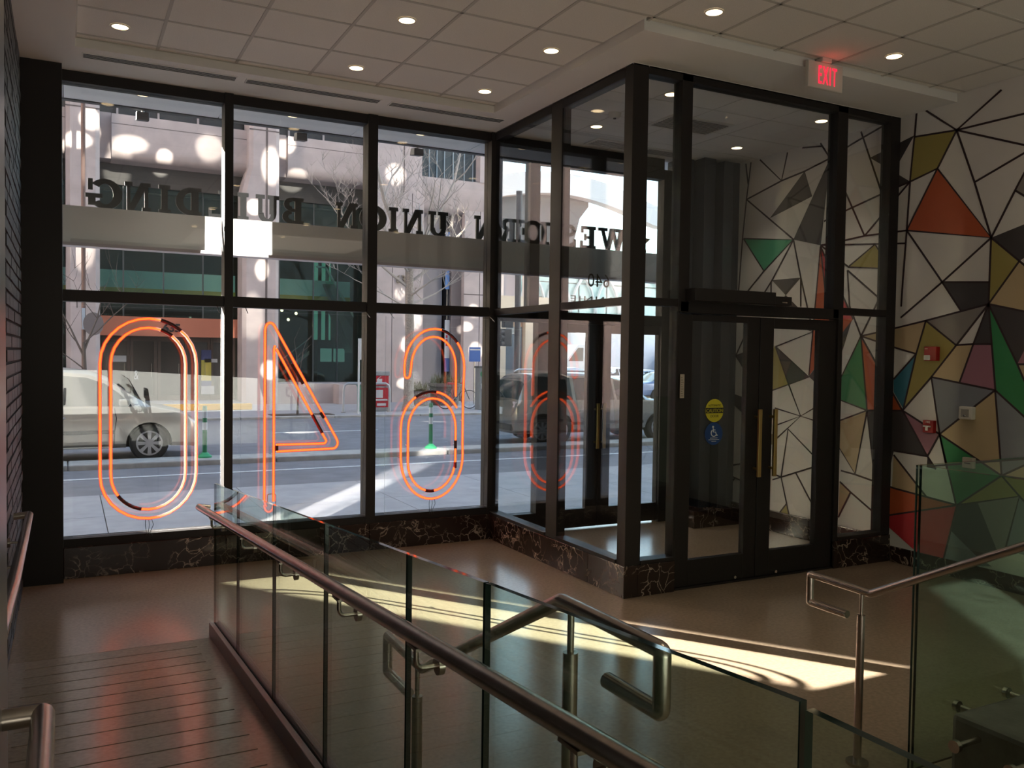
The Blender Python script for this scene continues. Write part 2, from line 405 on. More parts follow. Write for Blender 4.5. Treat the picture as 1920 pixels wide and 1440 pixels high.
for p, nm in (((3.80,6.99,2.0,3.905,7.1,3.50),'mullion'),((3.905,6.99,0,3.93,7.1,2.0),'jamb'),((5.33,6.99,0,5.45,7.1,3.56),'jamb'),((3.50,6.99,3.46,5.33,7.1,3.665),'head_rail'),
              ((3.50,6.99,1.985,5.33,7.1,2.09),'door_header'),((3.50,6.99,0,3.905,7.1,.19),'sill_rail')):
    vbox(p,nm,vo)
G().box(3.50,7.04,2.09,5.33,7.048,3.46).build('glass_pane', M['pane_v'], vo)
G().box(3.50,7.04,.19,3.905,7.048,1.985).build('glass_pane', M['pane_v'], vo)
bl = mat('blue_black_panel', (.030,.036,.048), .22)
for p in ((5.45,6.86,0,5.60,7.1,3.665),(5.62,6.72,0,5.76,7.1,3.665),(5.78,6.62,0,5.90,7.1,3.62),(5.90,6.75,0,6.10,7.1,3.665)):
    G().box(*p).build('wall_panel', bl, vo, bevel=.004)
G().box(5.44,6.56,0,6.07,6.95,.17).build('marble_slab', M['marble'], vo, bevel=.004)

def door_leaf(name, xa, xb, ya, glass_box, bars, hx, hz0, hz1, side=-1, two_sides=True):
    d = struct(name)
    gx0, gx1, gz0, gz1 = glass_box
    yb = ya+.05
    for p, nm in (((xa,ya,.015,gx0,yb,1.985),'stile'),((gx1,ya,.015,xb,yb,1.985),'stile'),((gx0,ya,.015,gx1,yb,gz0),'bottom_rail'),((gx0,ya,gz1,gx1,yb,1.985),'top_rail')):
        vbox(p,nm,d)
    G().box(gx0,ya+.022,gz0,gx1,ya+.028,gz1).build('glass_pane', M['pane_v'], d)
    for s in ((-1, 1) if two_sides else (-1,)):
        y = ya-.055 if s < 0 else yb+.055
        h = G().box(hx-.016,y-.010,hz0,hx+.016,y+.010,hz1).build('pull_handle', M['brass'], d, bevel=.003)
        for z in (hz0+.06, hz1-.06):
            G().cyl((hx,y,z),(hx,ya if s < 0 else yb,z),.011,n=10).build('handle_standoff', M['brass'], h, smooth=40)
    return d
d1 = door_leaf('door_1', 3.865,4.632,4.87,(3.99,4.51,.205,1.94),0,4.60,.785,1.295)
d2 = door_leaf('door_2', 4.638,5.437,4.87,(4.775,5.255,.205,1.905),0,4.755,.785,1.295)
d3 = door_leaf('door_3', 3.933,4.60,7.02,(4.06,4.468,.195,1.90),0,4.565,.78,1.22)
d4 = door_leaf('door_4', 4.606,5.328,7.02,(4.745,5.322,.195,1.90),0,4.64,.78,1.22)
for d, x in ((d1,4.42),(d2,4.83)):
    G().cyl((x,4.868,.04),(x,4.845,.04),.012,n=10).build('floor_bolt', M['chrome'], d, smooth=40)
G().box(4.765,4.862,1.02,4.785,4.87,1.10).build('lock_plate', M['steel'], d2)
MURAL_POLYS = "K 5.148,3.405 4.721,3.501 4.906,3.243;K 5.016,3.078 4.906,3.243 4.746,3.134;K 5.583,3.487 5.998,2.806 5.667,2.716;K 5.882,3.425 5.783,3.178 6.311,3.050;Y 5.072,2.660 5.350,2.490 4.910,2.442;M 6.675,2.892 6.004,2.805 6.376,2.541;K 6.264,2.442 5.896,2.439 6.080,2.286;K 6.080,2.286 6.239,2.157 5.877,2.127;O 5.667,2.704 5.765,1.524 5.279,2.033 5.557,2.042;R 5.667,2.704 5.557,2.042 5.279,2.033;K 5.766,1.516 5.296,2.025 5.528,1.354;T 5.191,1.882 4.563,1.997 4.642,1.731;G 5.191,1.878 5.492,1.341 5.106,1.243;O 5.191,1.878 5.101,1.243 4.755,1.263;K 5.101,1.243 4.752,1.263 4.513,0.913 4.828,0.925 4.892,0.635 5.010,0.641;O 5.004,0.638 4.892,0.635 4.813,0.613 4.244,0.564 4.962,0.348;R 4.962,0.343 4.244,0.564 4.354,0.078 4.471,0.061 4.827,0.264;T 4.827,0.889 4.513,0.589 4.834,0.621;Y 4.345,3.459 4.715,3.488 4.740,3.137 4.501,3.195;O 4.501,3.190 4.763,2.742 4.041,2.600;Y 4.037,2.596 3.818,2.404 4.037,2.113;K 4.037,2.597 3.645,2.704 3.639,2.516 3.818,2.404;S 3.867,2.919 3.700,3.217 3.685,2.776;T 4.037,2.109 3.817,2.403 3.629,2.235 3.621,2.003;K 4.429,2.295 4.034,2.267 4.041,2.107 4.261,2.062;S 4.555,1.993 4.045,2.102 4.292,1.799;K 4.045,2.098 4.149,1.808 4.004,1.807;G 4.032,2.097 3.966,1.467 3.631,1.191 3.634,1.289 3.808,1.659;K 4.032,2.101 3.659,2.012 3.658,1.974 3.808,1.661;P 3.808,1.663 3.658,1.974 3.647,1.666;T 3.808,1.655 3.647,1.658 3.635,1.296;Y 4.562,1.994 4.294,1.798 4.499,1.549 4.745,1.281 4.641,1.724;B 4.642,1.729 4.748,1.281 4.845,1.413 4.848,1.515;T 4.292,1.796 4.154,1.802 4.255,1.513 4.499,1.547;P 4.151,1.804 4.004,1.803 3.971,1.471 4.255,1.513;A 4.499,1.547 3.970,1.467 4.411,1.101;T 3.968,1.463 4.411,1.099 4.048,0.920 3.911,0.946;A 3.968,1.463 3.631,1.191 3.625,1.002 3.907,0.947;P 4.747,1.259 4.412,1.099 4.512,0.915;K 4.512,0.911 4.435,0.818 4.516,0.825;G 4.409,1.095 3.899,0.837 4.253,0.567;T 4.043,0.921 3.909,0.945 3.898,0.842;A 3.906,0.943 3.625,1.000 3.895,0.838;T 3.891,0.838 3.624,0.998 3.619,0.836;Y 4.239,0.569 3.897,0.834 3.760,0.707;Y 3.891,0.831 3.619,0.833 3.610,0.580 3.760,0.709;K 4.252,0.559 4.075,0.608 3.900,0.252 4.070,0.203 4.283,0.349;S 4.075,0.608 3.760,0.705 3.849,0.315 3.900,0.252;A 3.760,0.705 3.610,0.572 3.600,0.278 3.849,0.302;A 4.283,0.345 4.070,0.203 3.950,0.153 4.354,0.070;K 6.751,1.702 6.587,1.741 6.603,1.525;K 6.939,1.343 6.556,1.267 6.479,0.993 6.605,1.102 6.798,1.216;K 6.196,1.794 5.764,1.511 6.013,1.430;Y 6.214,1.804 6.014,1.430 6.306,1.343;Y 6.004,0.292 6.111,0.168 5.966,0.178;T 5.106,1.236 5.496,1.096 5.505,1.023 5.215,0.683;T 5.377,0.591 5.257,0.514 5.384,0.270"
MURAL_LINES = "6.645,3.282 6.170,3.388 5.882,3.425 5.583,3.487 5.486,3.515 5.347,3.562 5.005,3.652;6.645,3.283 5.998,2.806;6.645,3.283 6.690,2.893 6.731,2.348;6.627,3.435 6.666,3.645;6.645,3.283 6.592,3.645;6.467,3.646 6.170,3.388 6.101,3.645;5.914,3.649 5.680,3.616;5.698,3.645 5.583,3.487 5.488,3.322 5.183,2.745;5.249,3.649 5.016,3.078;4.746,3.134 5.016,3.078 5.351,3.001 5.634,2.929;5.183,2.745 4.746,3.134;5.667,2.716 5.496,2.724 5.183,2.745 4.764,2.740;5.667,2.716 5.353,2.689 4.780,2.636;6.675,2.892 6.004,2.805 6.376,2.541 6.675,2.892;6.376,2.541 6.614,2.341 6.875,2.128;5.999,2.805 6.264,2.442 6.375,2.312;5.999,2.805 5.896,2.439 5.817,2.192 5.730,1.930;6.277,2.429 6.271,2.262;5.896,2.437 5.887,2.167;5.667,2.706 5.557,2.042;5.667,2.706 5.765,1.524;5.667,2.706 5.279,2.033;5.667,2.716 5.350,2.495;5.191,1.882 5.323,2.147 5.355,2.464;5.191,1.882 5.054,2.126 4.914,2.391;5.355,2.464 4.888,2.101;5.350,2.490 5.072,2.660 4.910,2.442 5.350,2.490;5.191,1.882 4.947,1.924 4.563,1.997 4.041,2.105;5.191,1.882 4.807,1.772 4.642,1.731;5.191,1.882 5.106,1.243;5.191,1.882 5.492,1.341 5.106,1.243 4.755,1.263;5.191,1.882 4.755,1.263;5.106,1.243 5.004,0.638 4.962,0.352 4.989,0.183;5.106,1.243 5.496,1.096 5.505,1.023 5.215,0.683 5.106,1.243;5.368,0.690 5.217,0.676 5.004,0.642 4.813,0.613 4.244,0.564;5.377,0.591 5.257,0.514 4.962,0.352;5.257,0.514 5.384,0.270;4.962,0.348 4.244,0.564;4.619,3.676 4.345,3.459 3.995,3.673;4.345,3.459 3.708,3.457;4.345,3.459 3.699,3.185;4.345,3.459 4.715,3.488;4.345,3.459 4.501,3.194 4.764,2.740;4.345,3.459 4.182,3.027 4.037,2.597;4.183,3.032 3.700,3.217;4.704,3.674 4.715,3.502 4.746,3.133 4.764,2.740 4.789,2.294 4.796,2.119;4.746,3.133 4.501,3.194 4.037,2.597 4.764,2.740;4.764,2.740 4.429,2.295 4.261,2.062;4.037,2.597 4.429,2.295 4.798,2.028;4.429,2.295 4.034,2.267;4.037,2.597 4.041,2.107;4.037,2.597 3.867,2.919 3.700,3.217;3.867,2.919 3.685,2.784;4.037,2.597 3.818,2.404 3.629,2.235;3.818,2.404 4.041,2.105;4.563,1.997 4.292,1.799 4.151,1.808 4.004,1.807;4.041,2.105 4.292,1.799 4.499,1.547 4.748,1.272;4.041,2.105 4.151,1.808 4.255,1.513;4.041,2.105 3.966,1.467;4.041,2.105 3.808,1.661 3.634,1.289;4.041,2.105 3.659,2.012;3.808,1.659 3.647,1.662;4.563,1.997 4.642,1.731 4.748,1.272;4.642,1.731 4.848,1.519;4.499,1.547 3.968,1.465;4.499,1.547 4.411,1.099 4.338,0.830;3.968,1.465 4.411,1.099 4.510,0.920;3.968,1.465 3.631,1.191;3.968,1.465 3.897,0.838;4.752,1.263 4.411,1.099 3.897,0.838;4.752,1.263 4.513,0.913 4.435,0.818;4.513,0.913 4.828,0.925;4.460,0.842 4.353,0.862 4.047,0.921 3.625,1.002;4.827,0.889 4.513,0.589;4.411,1.099 4.253,0.567;3.897,0.838 4.244,0.564 4.354,0.078;3.897,0.838 3.624,0.998;3.897,0.838 3.619,0.836;3.897,0.838 3.760,0.707 3.610,0.576;4.244,0.564 3.760,0.707 3.849,0.314;6.874,1.835 6.751,1.702 6.612,1.563;6.594,1.957 6.751,1.702 6.889,1.551;6.751,1.702 6.587,1.741;6.798,1.216 6.871,0.989;6.889,0.543 6.604,0.607;6.887,0.479 6.598,0.423;6.728,0.440 6.887,0.243;6.196,1.794 5.730,1.930 5.859,1.972;6.196,1.794 5.764,1.511 6.306,1.343;6.196,1.794 6.013,1.430 5.855,1.142 6.184,1.197;6.156,0.902 5.855,1.142 6.178,1.027;5.630,1.261 5.855,1.142 5.625,1.102;6.083,0.537 6.008,1.007 5.626,0.748;6.176,0.554 6.083,0.537 5.631,0.703;6.194,0.497 6.083,0.537 5.966,0.178;5.900,0.605 5.636,0.275;6.004,0.292 6.111,0.168"
# ---------------- mural ----------------
MC = {'K':(.058,.050,.052),'Y':(.36,.30,.085),'M':(.06,.36,.19),'G':(.035,.24,.085),'O':(.50,.105,.035),'R':(.52,.035,.045),'T':(.52,.40,.24),'B':(.04,.19,.27),'A':(.22,.235,.27),'S':(.27,.245,.23),'P':(.36,.165,.22)}
MN = {'K':'charcoal','Y':'olive','M':'mint','G':'green','O':'orange','R':'red','T':'tan','B':'teal','A':'slate','S':'grey','P':'mauve'}
mural = thing('wall_mural', 'wall mural of coloured triangles joined by thin dark lines on white wall', 'mural', (6.098,4.5,1.8))
mkeys = list(MC); mm = [mat('mural_'+MN[k], MC[k], .6) for k in mkeys]
for q in MURAL_POLYS.split(';'):
    t = q.split(' '); pts = [tuple(map(float, p.split(','))) for p in t[1:]]
    G().prism([(6.0996,a,b) for a, b in pts], (-.0026,0,0)).build(MN[t[0]]+'_facet', mm[mkeys.index(t[0])], mural)
ml = mat('mural_line', (.035,.018,.022), .6)
for q in MURAL_LINES.split(';'):
    g = G(); pts = [tuple(map(float, p.split(','))) for p in q.split(' ')]
    up, dn = [], []
    for i, (a, b) in enumerate(pts):
        n = Vector((0,0))
        for j in (i-1, i):
            if 0 <= j < len(pts)-1:
                d = Vector((pts[j+1][0]-pts[j][0], pts[j+1][1]-pts[j][1])); d.normalize(); n += Vector((-d.y, d.x))
        n.normalize(); w = .0072
        up.append((a+n.x*w, b+n.y*w)); dn.append((a-n.x*w, b-n.y*w))
    for i in range(len(pts)-1):
        g.prism([(6.0996,*up[i]),(6.0996,*up[i+1]),(6.0996,*dn[i+1]),(6.0996,*dn[i])], (-.0036,0,0))
    o = g.build('outline', ml, mural)
    bpy_mesh = o.data; bmm = bmesh.new(); bmm.from_mesh(bpy_mesh); bmesh.ops.remove_doubles(bmm, verts=bmm.verts, dist=1e-5); bmm.to_mesh(bpy_mesh); bmm.free()

# ---------------- ceiling fittings ----------------
warm = emit('downlight_glow', (1,.72,.40), 5.0); dim_w = emit('downlight_glow_dim', (1,.78,.5), 2.2)
def downlight(x, y, z, label, m=warm, lit=True, group=None):
    t = thing('downlight', label, 'light', (x,y,z), group)
    g = G(); n = 20
    g.tube([(x,y,z-.004),(x,y,z+.001)], .058, n, cap=False)
    ring = [[(x+r*math.cos(2*math.pi*j/n), y+r*math.sin(2*math.pi*j/n), z-.004) for j in range(n)] for r in (.058,.050)]
    g.loft(ring, cap=False); g.build('trim_ring', M['plastic_w'], t, smooth=40)
    G().disc((x,y,z-.002),.050,'-z',n).build('lamp', m, t)
    if lit:
        l = bpy.data.lights.new('downlight_lamp','SPOT'); l.energy = 15; l.color = (1,.86,.66); l.spot_size = math.radians(78); l.spot_blend = .9; l.shadow_soft_size = .04
        o = bpy.data.objects.new('downlight_lamp', l); COL.objects.link(o); o.location = (x,y,z-.02); par(o, t)
    return t
for x, y, lb in ((.304,6.08,'recessed ceiling downlight nearest the brick wall above the long slot vents'),
                 (1.87,5.075,'recessed ceiling downlight topmost over the middle window bay'),
                 (1.86,6.09,'recessed ceiling downlight just behind the middle slot vent'),
                 (2.906,6.12,'recessed ceiling downlight in the tray corner by the shortest slot vent'),
                 (2.91,5.09,'recessed ceiling downlight beside the glass side wall of the vestibule'),
                 (3.43,4.05,'recessed ceiling downlight at the top in front of the vestibule corner post'),
                 (4.98,4.03,'recessed ceiling downlight beside the red exit sign')):
    downlight(x, y, ZT+.001, lb)
for x, y in ((1.87,3.02),(3.43,2.0),(4.98,2.0),(1.87,1.0),(3.43,.2),(4.98,.2),(1.87,-1),(3.43,-1.5),(4.98,-1.5)):
    downlight(x, y, ZT+.001, 'recessed downlight in the lobby ceiling outside the view', group='downlights outside the view')
for x, y, lb in ((4.06,5.26,'recessed downlight in vestibule ceiling above the narrow front pane'),
                 (4.07,6.31,'recessed downlight in vestibule ceiling seen through the glass side wall'),
                 (5.59,5.22,'recessed downlight in vestibule ceiling beside the tall mural pane'),
                 (5.62,6.27,'recessed downlight in vestibule ceiling near the dark outer jamb')):
    downlight(x, y, ZV-.001, lb)
def slot_vent(xa, xb, ya, yb, z, label, n=4):
    t = thing('slot_vent', label, 'vent', ((xa+xb)/2,(ya+yb)/2,z))
    G().box(xa,ya,z-.006,xb,yb,z+.002).build('backing', M['vent_d'], t)
    g = G().box(xa-.008,ya-.008,z-.007,xb+.008,ya,z).box(xa-.008,yb,z-.007,xb+.008,yb+.008,z).box(xa-.008,ya,z-.007,xa,yb,z).box(xb,ya,z-.007,xb+.008,yb,z)
    g.build('frame', M['soffit'], t)
    me = G().box(-(xb-xa)/2,-.0013,-.0072,(xb-xa)/2,.0013,-.0055).mesh('blade', M['soffit'])
    for i in range(1, n): inst(me, 'blade', ((xa+xb)/2, ya+(yb-ya)*i/n, z), t)
slot_vent(.10,1.10,6.535,6.625,ZS,'white linear slot vent in soffit above window bay nearest brick wall')
slot_vent(1.18,2.20,6.545,6.635,ZS,'white linear slot vent in soffit above the middle window bay')
slot_vent(2.30,3.30,6.555,6.645,ZS,'white linear slot vent in soffit beside the vestibule, shortest looking of three')
def grille(xa, xb, ya, yb, z, label):
    t = thing('ceiling_grille', label, 'vent', ((xa+xb)/2,(ya+yb)/2,z))
    G().box(xa-.03,ya-.03,z-.008,xb+.03,yb+.03,z).build('frame', M['plastic_w'], t)
    g = mat('grille_grey', (.22,.20,.19), .6) if 'grille_grey' not in bpy.data.materials else bpy.data.materials['grille_grey']
    me = G().box(-(xb-xa)/2,-.006,-.004,(xb-xa)/2,.006,.0).mesh('louvre', g)
    k = max(3, int((yb-ya)/.03))
    for i in range(k): inst(me, 'louvre', ((xa+xb)/2, ya+(yb-ya)*(i+.5)/k, z-.008), t)
grille(4.43,5.02,5.70,6.02,ZV,'square grey return grille in vestibule ceiling above the doors')
grille(4.32,4.85,6.66,6.84,ZV,'narrow grey supply grille in vestibule ceiling above the outer doors')
grille(4.93,5.32,6.70,6.86,ZV,'short grey supply grille in vestibule ceiling beside the dark jamb')
t = thing('smoke_detector', 'round white smoke detector on vestibule ceiling behind the corner post', 'detector', (3.98,5.9,ZV))
G().tube([(3.98,5.9,ZV),(3.98,5.9,ZV-.025),(3.98,5.9,ZV-.04)],[.055,.05,.035],16).build('body', M['plastic_w'], t, smooth=35)
G().tube([(3.98,5.9,ZV-.04),(3.98,5.9,ZV-.046)],.012,10).build('sensor', M['vent_d'], t)

# exit sign
t = thing('exit_sign', 'white exit sign with glowing red letters hung over vestibule front', 'sign', (4.615,4.30,3.60))
G().box(4.455,4.285,3.525,4.785,4.315,3.705).build('housing', M['plastic_w'], t, bevel=.006)
G().box(4.57,4.27,3.705,4.66,4.33,ZT).build('ceiling_mount', M['plastic_w'], t, bevel=.004)
text_geo('EXIT', .155, .004, lambda u, v, w: (4.634+u*.46, 4.283+w, 3.558+v*1.14), 1.3, bold=0).build('letters', emit('exit_red', (1,.02,.05), 1.6), t)
l = bpy.data.lights.new('exit_glow','POINT'); l.energy = .07; l.color = (1,.08,.05); l.shadow_soft_size = .05
o = bpy.data.objects.new('exit_glow', l); COL.objects.link(o); o.location = (4.62,4.24,3.66); par(o, t)

# door operator, notices on doors
t = thing('door_operator', 'black automatic door operator box on header over inner doors', 'operator', (4.36,4.80,2.11))
G().box(3.90,4.74,2.075,4.66,4.85,2.165).build('long_cover', M['black'], t, bevel=.004)
G().box(4.66,4.76,2.075,4.84,4.85,2.14).build('short_cover', M['black'], t, bevel=.004)
G().box(4.74,4.757,2.092,4.79,4.76,2.10).build('indicator', M['steel'], t)
yel = mat('sticker_yellow', (.62,.56,.03), .5); blu = mat('sticker_blue', (.012,.06,.22), .5); ink = mat('sticker_ink', (.015,.015,.012), .5); wht = mat('sticker_white', (.75,.78,.8), .5)
t = thing('caution_sticker', 'round yellow caution sticker on glass of inner door', 'sticker', (4.225,4.888,1.29))
ya = 4.8905
G().prism([(4.225+.085*math.cos(a*math.pi/14), ya, 1.288+.085*math.sin(a*math.pi/14)) for a in range(28)], (0,-.002,0)).build('disc', yel, t)
G().box(4.142,ya-.003,1.268,4.308,ya-.002,1.308).build('black_band', ink, t)
text_geo('CAUTION', .038, .001, lambda u, v, w: (4.225+u*.92, ya-.0035+w, 1.2745+v), 1.0).build('caution_word', yel, t)
text_geo('AUTOMATIC', .022, .001, lambda u, v, w: (4.225+u*.95, ya-.0025+w, 1.318+v), 1.0).build('top_word', ink, t)
text_geo('DOOR', .026, .001, lambda u, v, w: (4.225+u, ya-.0025+w, 1.238+v), 1.0).build('bottom_word', ink, t)
t = thing('access_sticker', 'round blue wheelchair access sticker below yellow sticker on inner door', 'sticker', (4.22,4.888,1.12))
G().prism([(4.222+.083*math.cos(a*math.pi/14), ya, 1.117+.083*math.sin(a*math.pi/14)) for a in range(28)], (0,-.002,0)).build('disc', blu, t)
g = G(); q = ya-.003
g.tube([(4.222+.026*math.cos(a*.25),q,1.123+.026*math.sin(a*.25)) for a in range(9,24)], .0035, 6)
g.tube([(4.214,q,1.158),(4.216,q,1.130),(4.238,q,1.128),(4.246,q,1.104),(4.256,q,1.106)], .004, 6); g.ball((4.212,q,1.168),.008,8,5)
g.tube([(4.215,q,1.145),(4.234,q,1.144)], .0035, 6)
g.build('wheelchair_symbol', wht, t)
g = G()
for i, wd in enumerate((.035,.05,.022)): g.box(4.222-wd,q-.0005,1.083-i*.012,4.222+wd,q,1.087-i*.012)
g.build('small_print', wht, t)
t = thing('notice_strip', 'narrow cream notice strip on black post beside inner doors', 'notice', (3.885,4.845,1.47))
G().box(3.868,4.846,1.385,3.905,4.849,1.555).build('paper', mat('notice_paper', (.48,.42,.33), .7), t)
g = G()
for i in range(9): g.box(3.874,4.8455,1.40+i*.016,3.898-(i % 3)*.005,4.846,1.403+i*.016)
g.build('print_lines', ink, t)

# fire alarm devices on mural
def on_wall(y0, y1, z0, z1, d=.045): return (XR-.004-d, min(y0,y1), min(z0,z1), XR-.004, max(y0,y1), max(z0,z1))
t = thing('fire_alarm_strobe', 'red fire alarm strobe on olive mural triangle', 'alarm', (XR,4.48,1.73))
G().box(*on_wall(4.539,4.427,1.789,1.675)).build('housing', M['red_p'], t, bevel=.006)
G().box(XR-.062,4.478,1.682,XR-.048,4.532,1.72).build('strobe_lens', mat('strobe_lens', (.75,.75,.72), .08), t, bevel=.006)
G().box(XR-.051,4.505,1.768,XR-.048,4.53,1.775).build('brand_strip', mat('pale_print', (.6,.35,.3), .5), t)
t = thing('fire_pull_station', 'red fire alarm pull station with white T handle on mauve triangle', 'alarm', (XR,4.49,1.15))
G().box(*on_wall(4.534,4.44,1.204,1.105,.04)).build('housing', M['red_p'], t, bevel=.004)
pw = mat('pull_white', (.72,.68,.66), .5)
G().box(XR-.054,4.462,1.150,XR-.043,4.524,1.162).box(XR-.054,4.484,1.122,XR-.043,4.502,1.150).build('pull_handle', pw, t)
text_geo('FIRE', .022, .001, lambda u, v, w: (XR-.0445+w, 4.487-u, 1.182+v), 1.0).build('lettering', pw, t)
t = thing('speaker_strobe', 'square white wall strobe unit on tan mural triangle', 'alarm', (XR,4.166,1.283))
G().box(*on_wall(4.222,4.112,1.332,1.234,.05)).build('housing', M['plastic_w'], t, bevel=.008)
G().box(XR-.058,4.136,1.252,XR-.053,4.198,1.312).build('lens', mat('lens_grey', (.32,.31,.29), .15), t)
G().ball((XR-.06,4.167,1.262),.012,10,6,sc=(.5,1,.7)).build('bulb', M['chrome'], t, smooth=60)
t = thing('card_reader', 'small beige card reader on green mural triangle above guard glass', 'reader', (XR,4.145,.905))
G().box(*on_wall(4.19,4.10,.945,.865,.035)).build('housing', mat('beige_plastic', (.46,.42,.35), .5), t, bevel=.005)
G().box(XR-.041,4.12,.898,XR-.038,4.17,.906).build('slot', M['vent_d'], t)
# ---------------- outside: ground, our facade, canopy ----------------
GZ = -.10
asph = mat('asphalt', (.19,.185,.20), .85, noise=.15, scale=3, bump=.2, bscale=200)
conc = mat('concrete_paving', (.37,.36,.37), .85, noise=.10, scale=4)
kerb_m = mat('kerb_concrete', (.40,.385,.36), .85, noise=.15, scale=6)
paint = mat('road_paint', (.62,.62,.62), .7, noise=.15, scale=20)
G().box(-60,7.1,GZ-.3,90,11.5,GZ).build('pavement_near_base', M['groove'], kind='structure')
pv = struct('pavement_near')
me = None
for i in range(-3, 10):
    for j, (ya, yb) in enumerate(((7.12,8.55),(8.55,10.0),(10.0,11.5))):
        G().box(i*1.6+.35,ya,GZ-.05,i*1.6+1.94,yb-.008,GZ+.004).build('paving_slab', conc, pv)
G().box(-60,7.12,GZ-.05,-4.46,11.5,GZ+.003).box(16.35,7.12,GZ-.05,90,11.5,GZ+.003).build('pavement_far_run', conc, pv)
road = struct('road')
G().box(-80,11.5,GZ-.3,120,23.0,GZ-.001).build('asphalt_bed', asph, road)
G().box(-60,12.95,GZ-.01,90,13.05,GZ+.004).build('white_line', paint, road)
for x in (-8,-2,4,10,16): G().box(x,19.0,GZ-.01,x+2.4,19.1,GZ+.004).build('lane_dash', paint, road)
kb = struct('kerb_median')
x = -6.0
while x < 18:
    G().box(x+.006,13.97,GZ-.05,x+2.99,14.55,GZ+.085).build('kerb_stone', kerb_m, kb, bevel=.02); x += 3.0
kf = struct('kerb_far')
x = -6.0
while x < 26:
    G().box(x+.006,23.0,GZ-.1,x+2.49,23.25,GZ+.06).build('kerb_stone', kerb_m, kf, bevel=.015); x += 2.5
G().box(-80,23.25,GZ-.3,24,29.6,GZ+.055).build('pavement_far', conc, kind='structure')
G().box(24,23.0,GZ-.3,160,140,GZ-.002).build('cross_street', asph, kind='structure')

# our own building above and beside the windows (keeps the street a canyon)
own = mat('own_facade', (.42,.40,.39), .8)
ow = struct('facade_own')
G().box(-40,7.12,3.95,60,7.5,26).build('upper_facade', own, ow)
G().box(-40,7.12,-.1,-.5,7.4,3.95).build('side_facade', own, ow)
G().box(6.5,7.0,-.1,60,7.4,3.95).build('side_facade', own, ow)
G().box(-40,-6,25.5,60,7.3,26).build('roof_slab', own, ow)
# soffit over the pavement
so_ = struct('soffit_outside')
sw = mat('outside_soffit_panel', (.84,.86,.88), .5)
for a, b in ((-1.2,-.03),(-.022,1.165),(1.173,2.345),(2.353,3.53),(3.538,4.72),(4.728,5.9),(5.908,7.0)):
    G().box(a,7.125,3.70,b,7.86,3.74).build('soffit_panel', sw, so_)
G().box(-1.2,7.86,3.69,7.0,7.92,3.95).build('soffit_edge_beam', mat('edge_beam_dark', (.05,.052,.055), .5), so_)
for x, lb in ((.536,'shallow round downlight in outside soffit above the leftmost window bay'),(1.723,'shallow round downlight in outside soffit above the middle window bay'),(2.897,'shallow round downlight in outside soffit above the bay beside the vestibule'),(5.10,'shallow round downlight in outside soffit above the outer doors')):
    downlight(x, 7.45, 3.70, lb, dim_w, lit=False)
for x, lb in ((.57,'small grey box floodlight hung under outside soffit edge, first from the brick wall'),(1.91,'small grey box floodlight hung under outside soffit edge, second from the brick wall'),(3.05,'small grey box floodlight hung under outside soffit edge, nearest the vestibule'),(5.62,'small grey box floodlight hung under outside soffit edge beside dark jamb')):
    t = thing('floodlight', lb, 'light', (x,7.95,3.6)); gm = M['steel']
    G().cyl((x,7.95,3.74),(x,7.95,3.69),.012,n=8).build('stem', gm, t)
    G().prism([(x-.05,7.90,3.61),(x-.05,7.90,3.68),(x-.05,8.0,3.695),(x-.05,8.03,3.63)], (.10,0,0)).build('housing', mat('flood_grey', (.10,.10,.105), .4), t, bevel=.006)
    G().hexa([(x-.045,8.005,3.635),(x+.045,8.005,3.635),(x+.045,8.036,3.633),(x-.045,8.036,3.633),(x-.045,8.0,3.64),(x+.045,8.0,3.64),(x+.045,8.012,3.685),(x-.045,8.012,3.685)]).build('lens', mat('flood_lens', (.7,.75,.8), .1), t)

# sign canopy with letters, seen from behind
cs = thing('sign_canopy', 'grey metal canopy band carrying tall dark letters, seen from behind through the windows', 'sign', (3,7.8,2.5))
band = mat('canopy_metal', (.66,.64,.60), .36, .2, noise=.05, scale=.8)
G().box(-1.9,7.79,2.53,6.5,7.82,2.832).build('fascia', band, cs)
G().box(-1.9,7.73,2.506,6.5,7.88,2.532).build('bottom_flange', mat('canopy_flange', (.55,.52,.53), .5), cs)
for x in (-1.6, 6.45): G().box(x-.04,7.3,2.58,x+.04,7.79,2.76).build('arm', band, cs)
LT = mat('sign_letter_dark', (.012,.012,.012), .45)
def arc(g, cx, cy, rx, ry, t, a0, a1, n=12):       # thick elliptical band in unit space
    for i in range(n):
        p = [a0+(a1-a0)*i/n, a0+(a1-a0)*(i+1)/n]; q = []
        for a in p: q.append((cx+rx*math.cos(a), cy+ry*math.sin(a)))
        for a in p[::-1]: q.append((cx+(rx-t)*math.cos(a), cy+(ry-t*.62)*math.sin(a)))
        g.append(q)
def rect(x0,y0,x1,y1): return [(x0,y0),(x1,y0),(x1,y1),(x0,y1)]
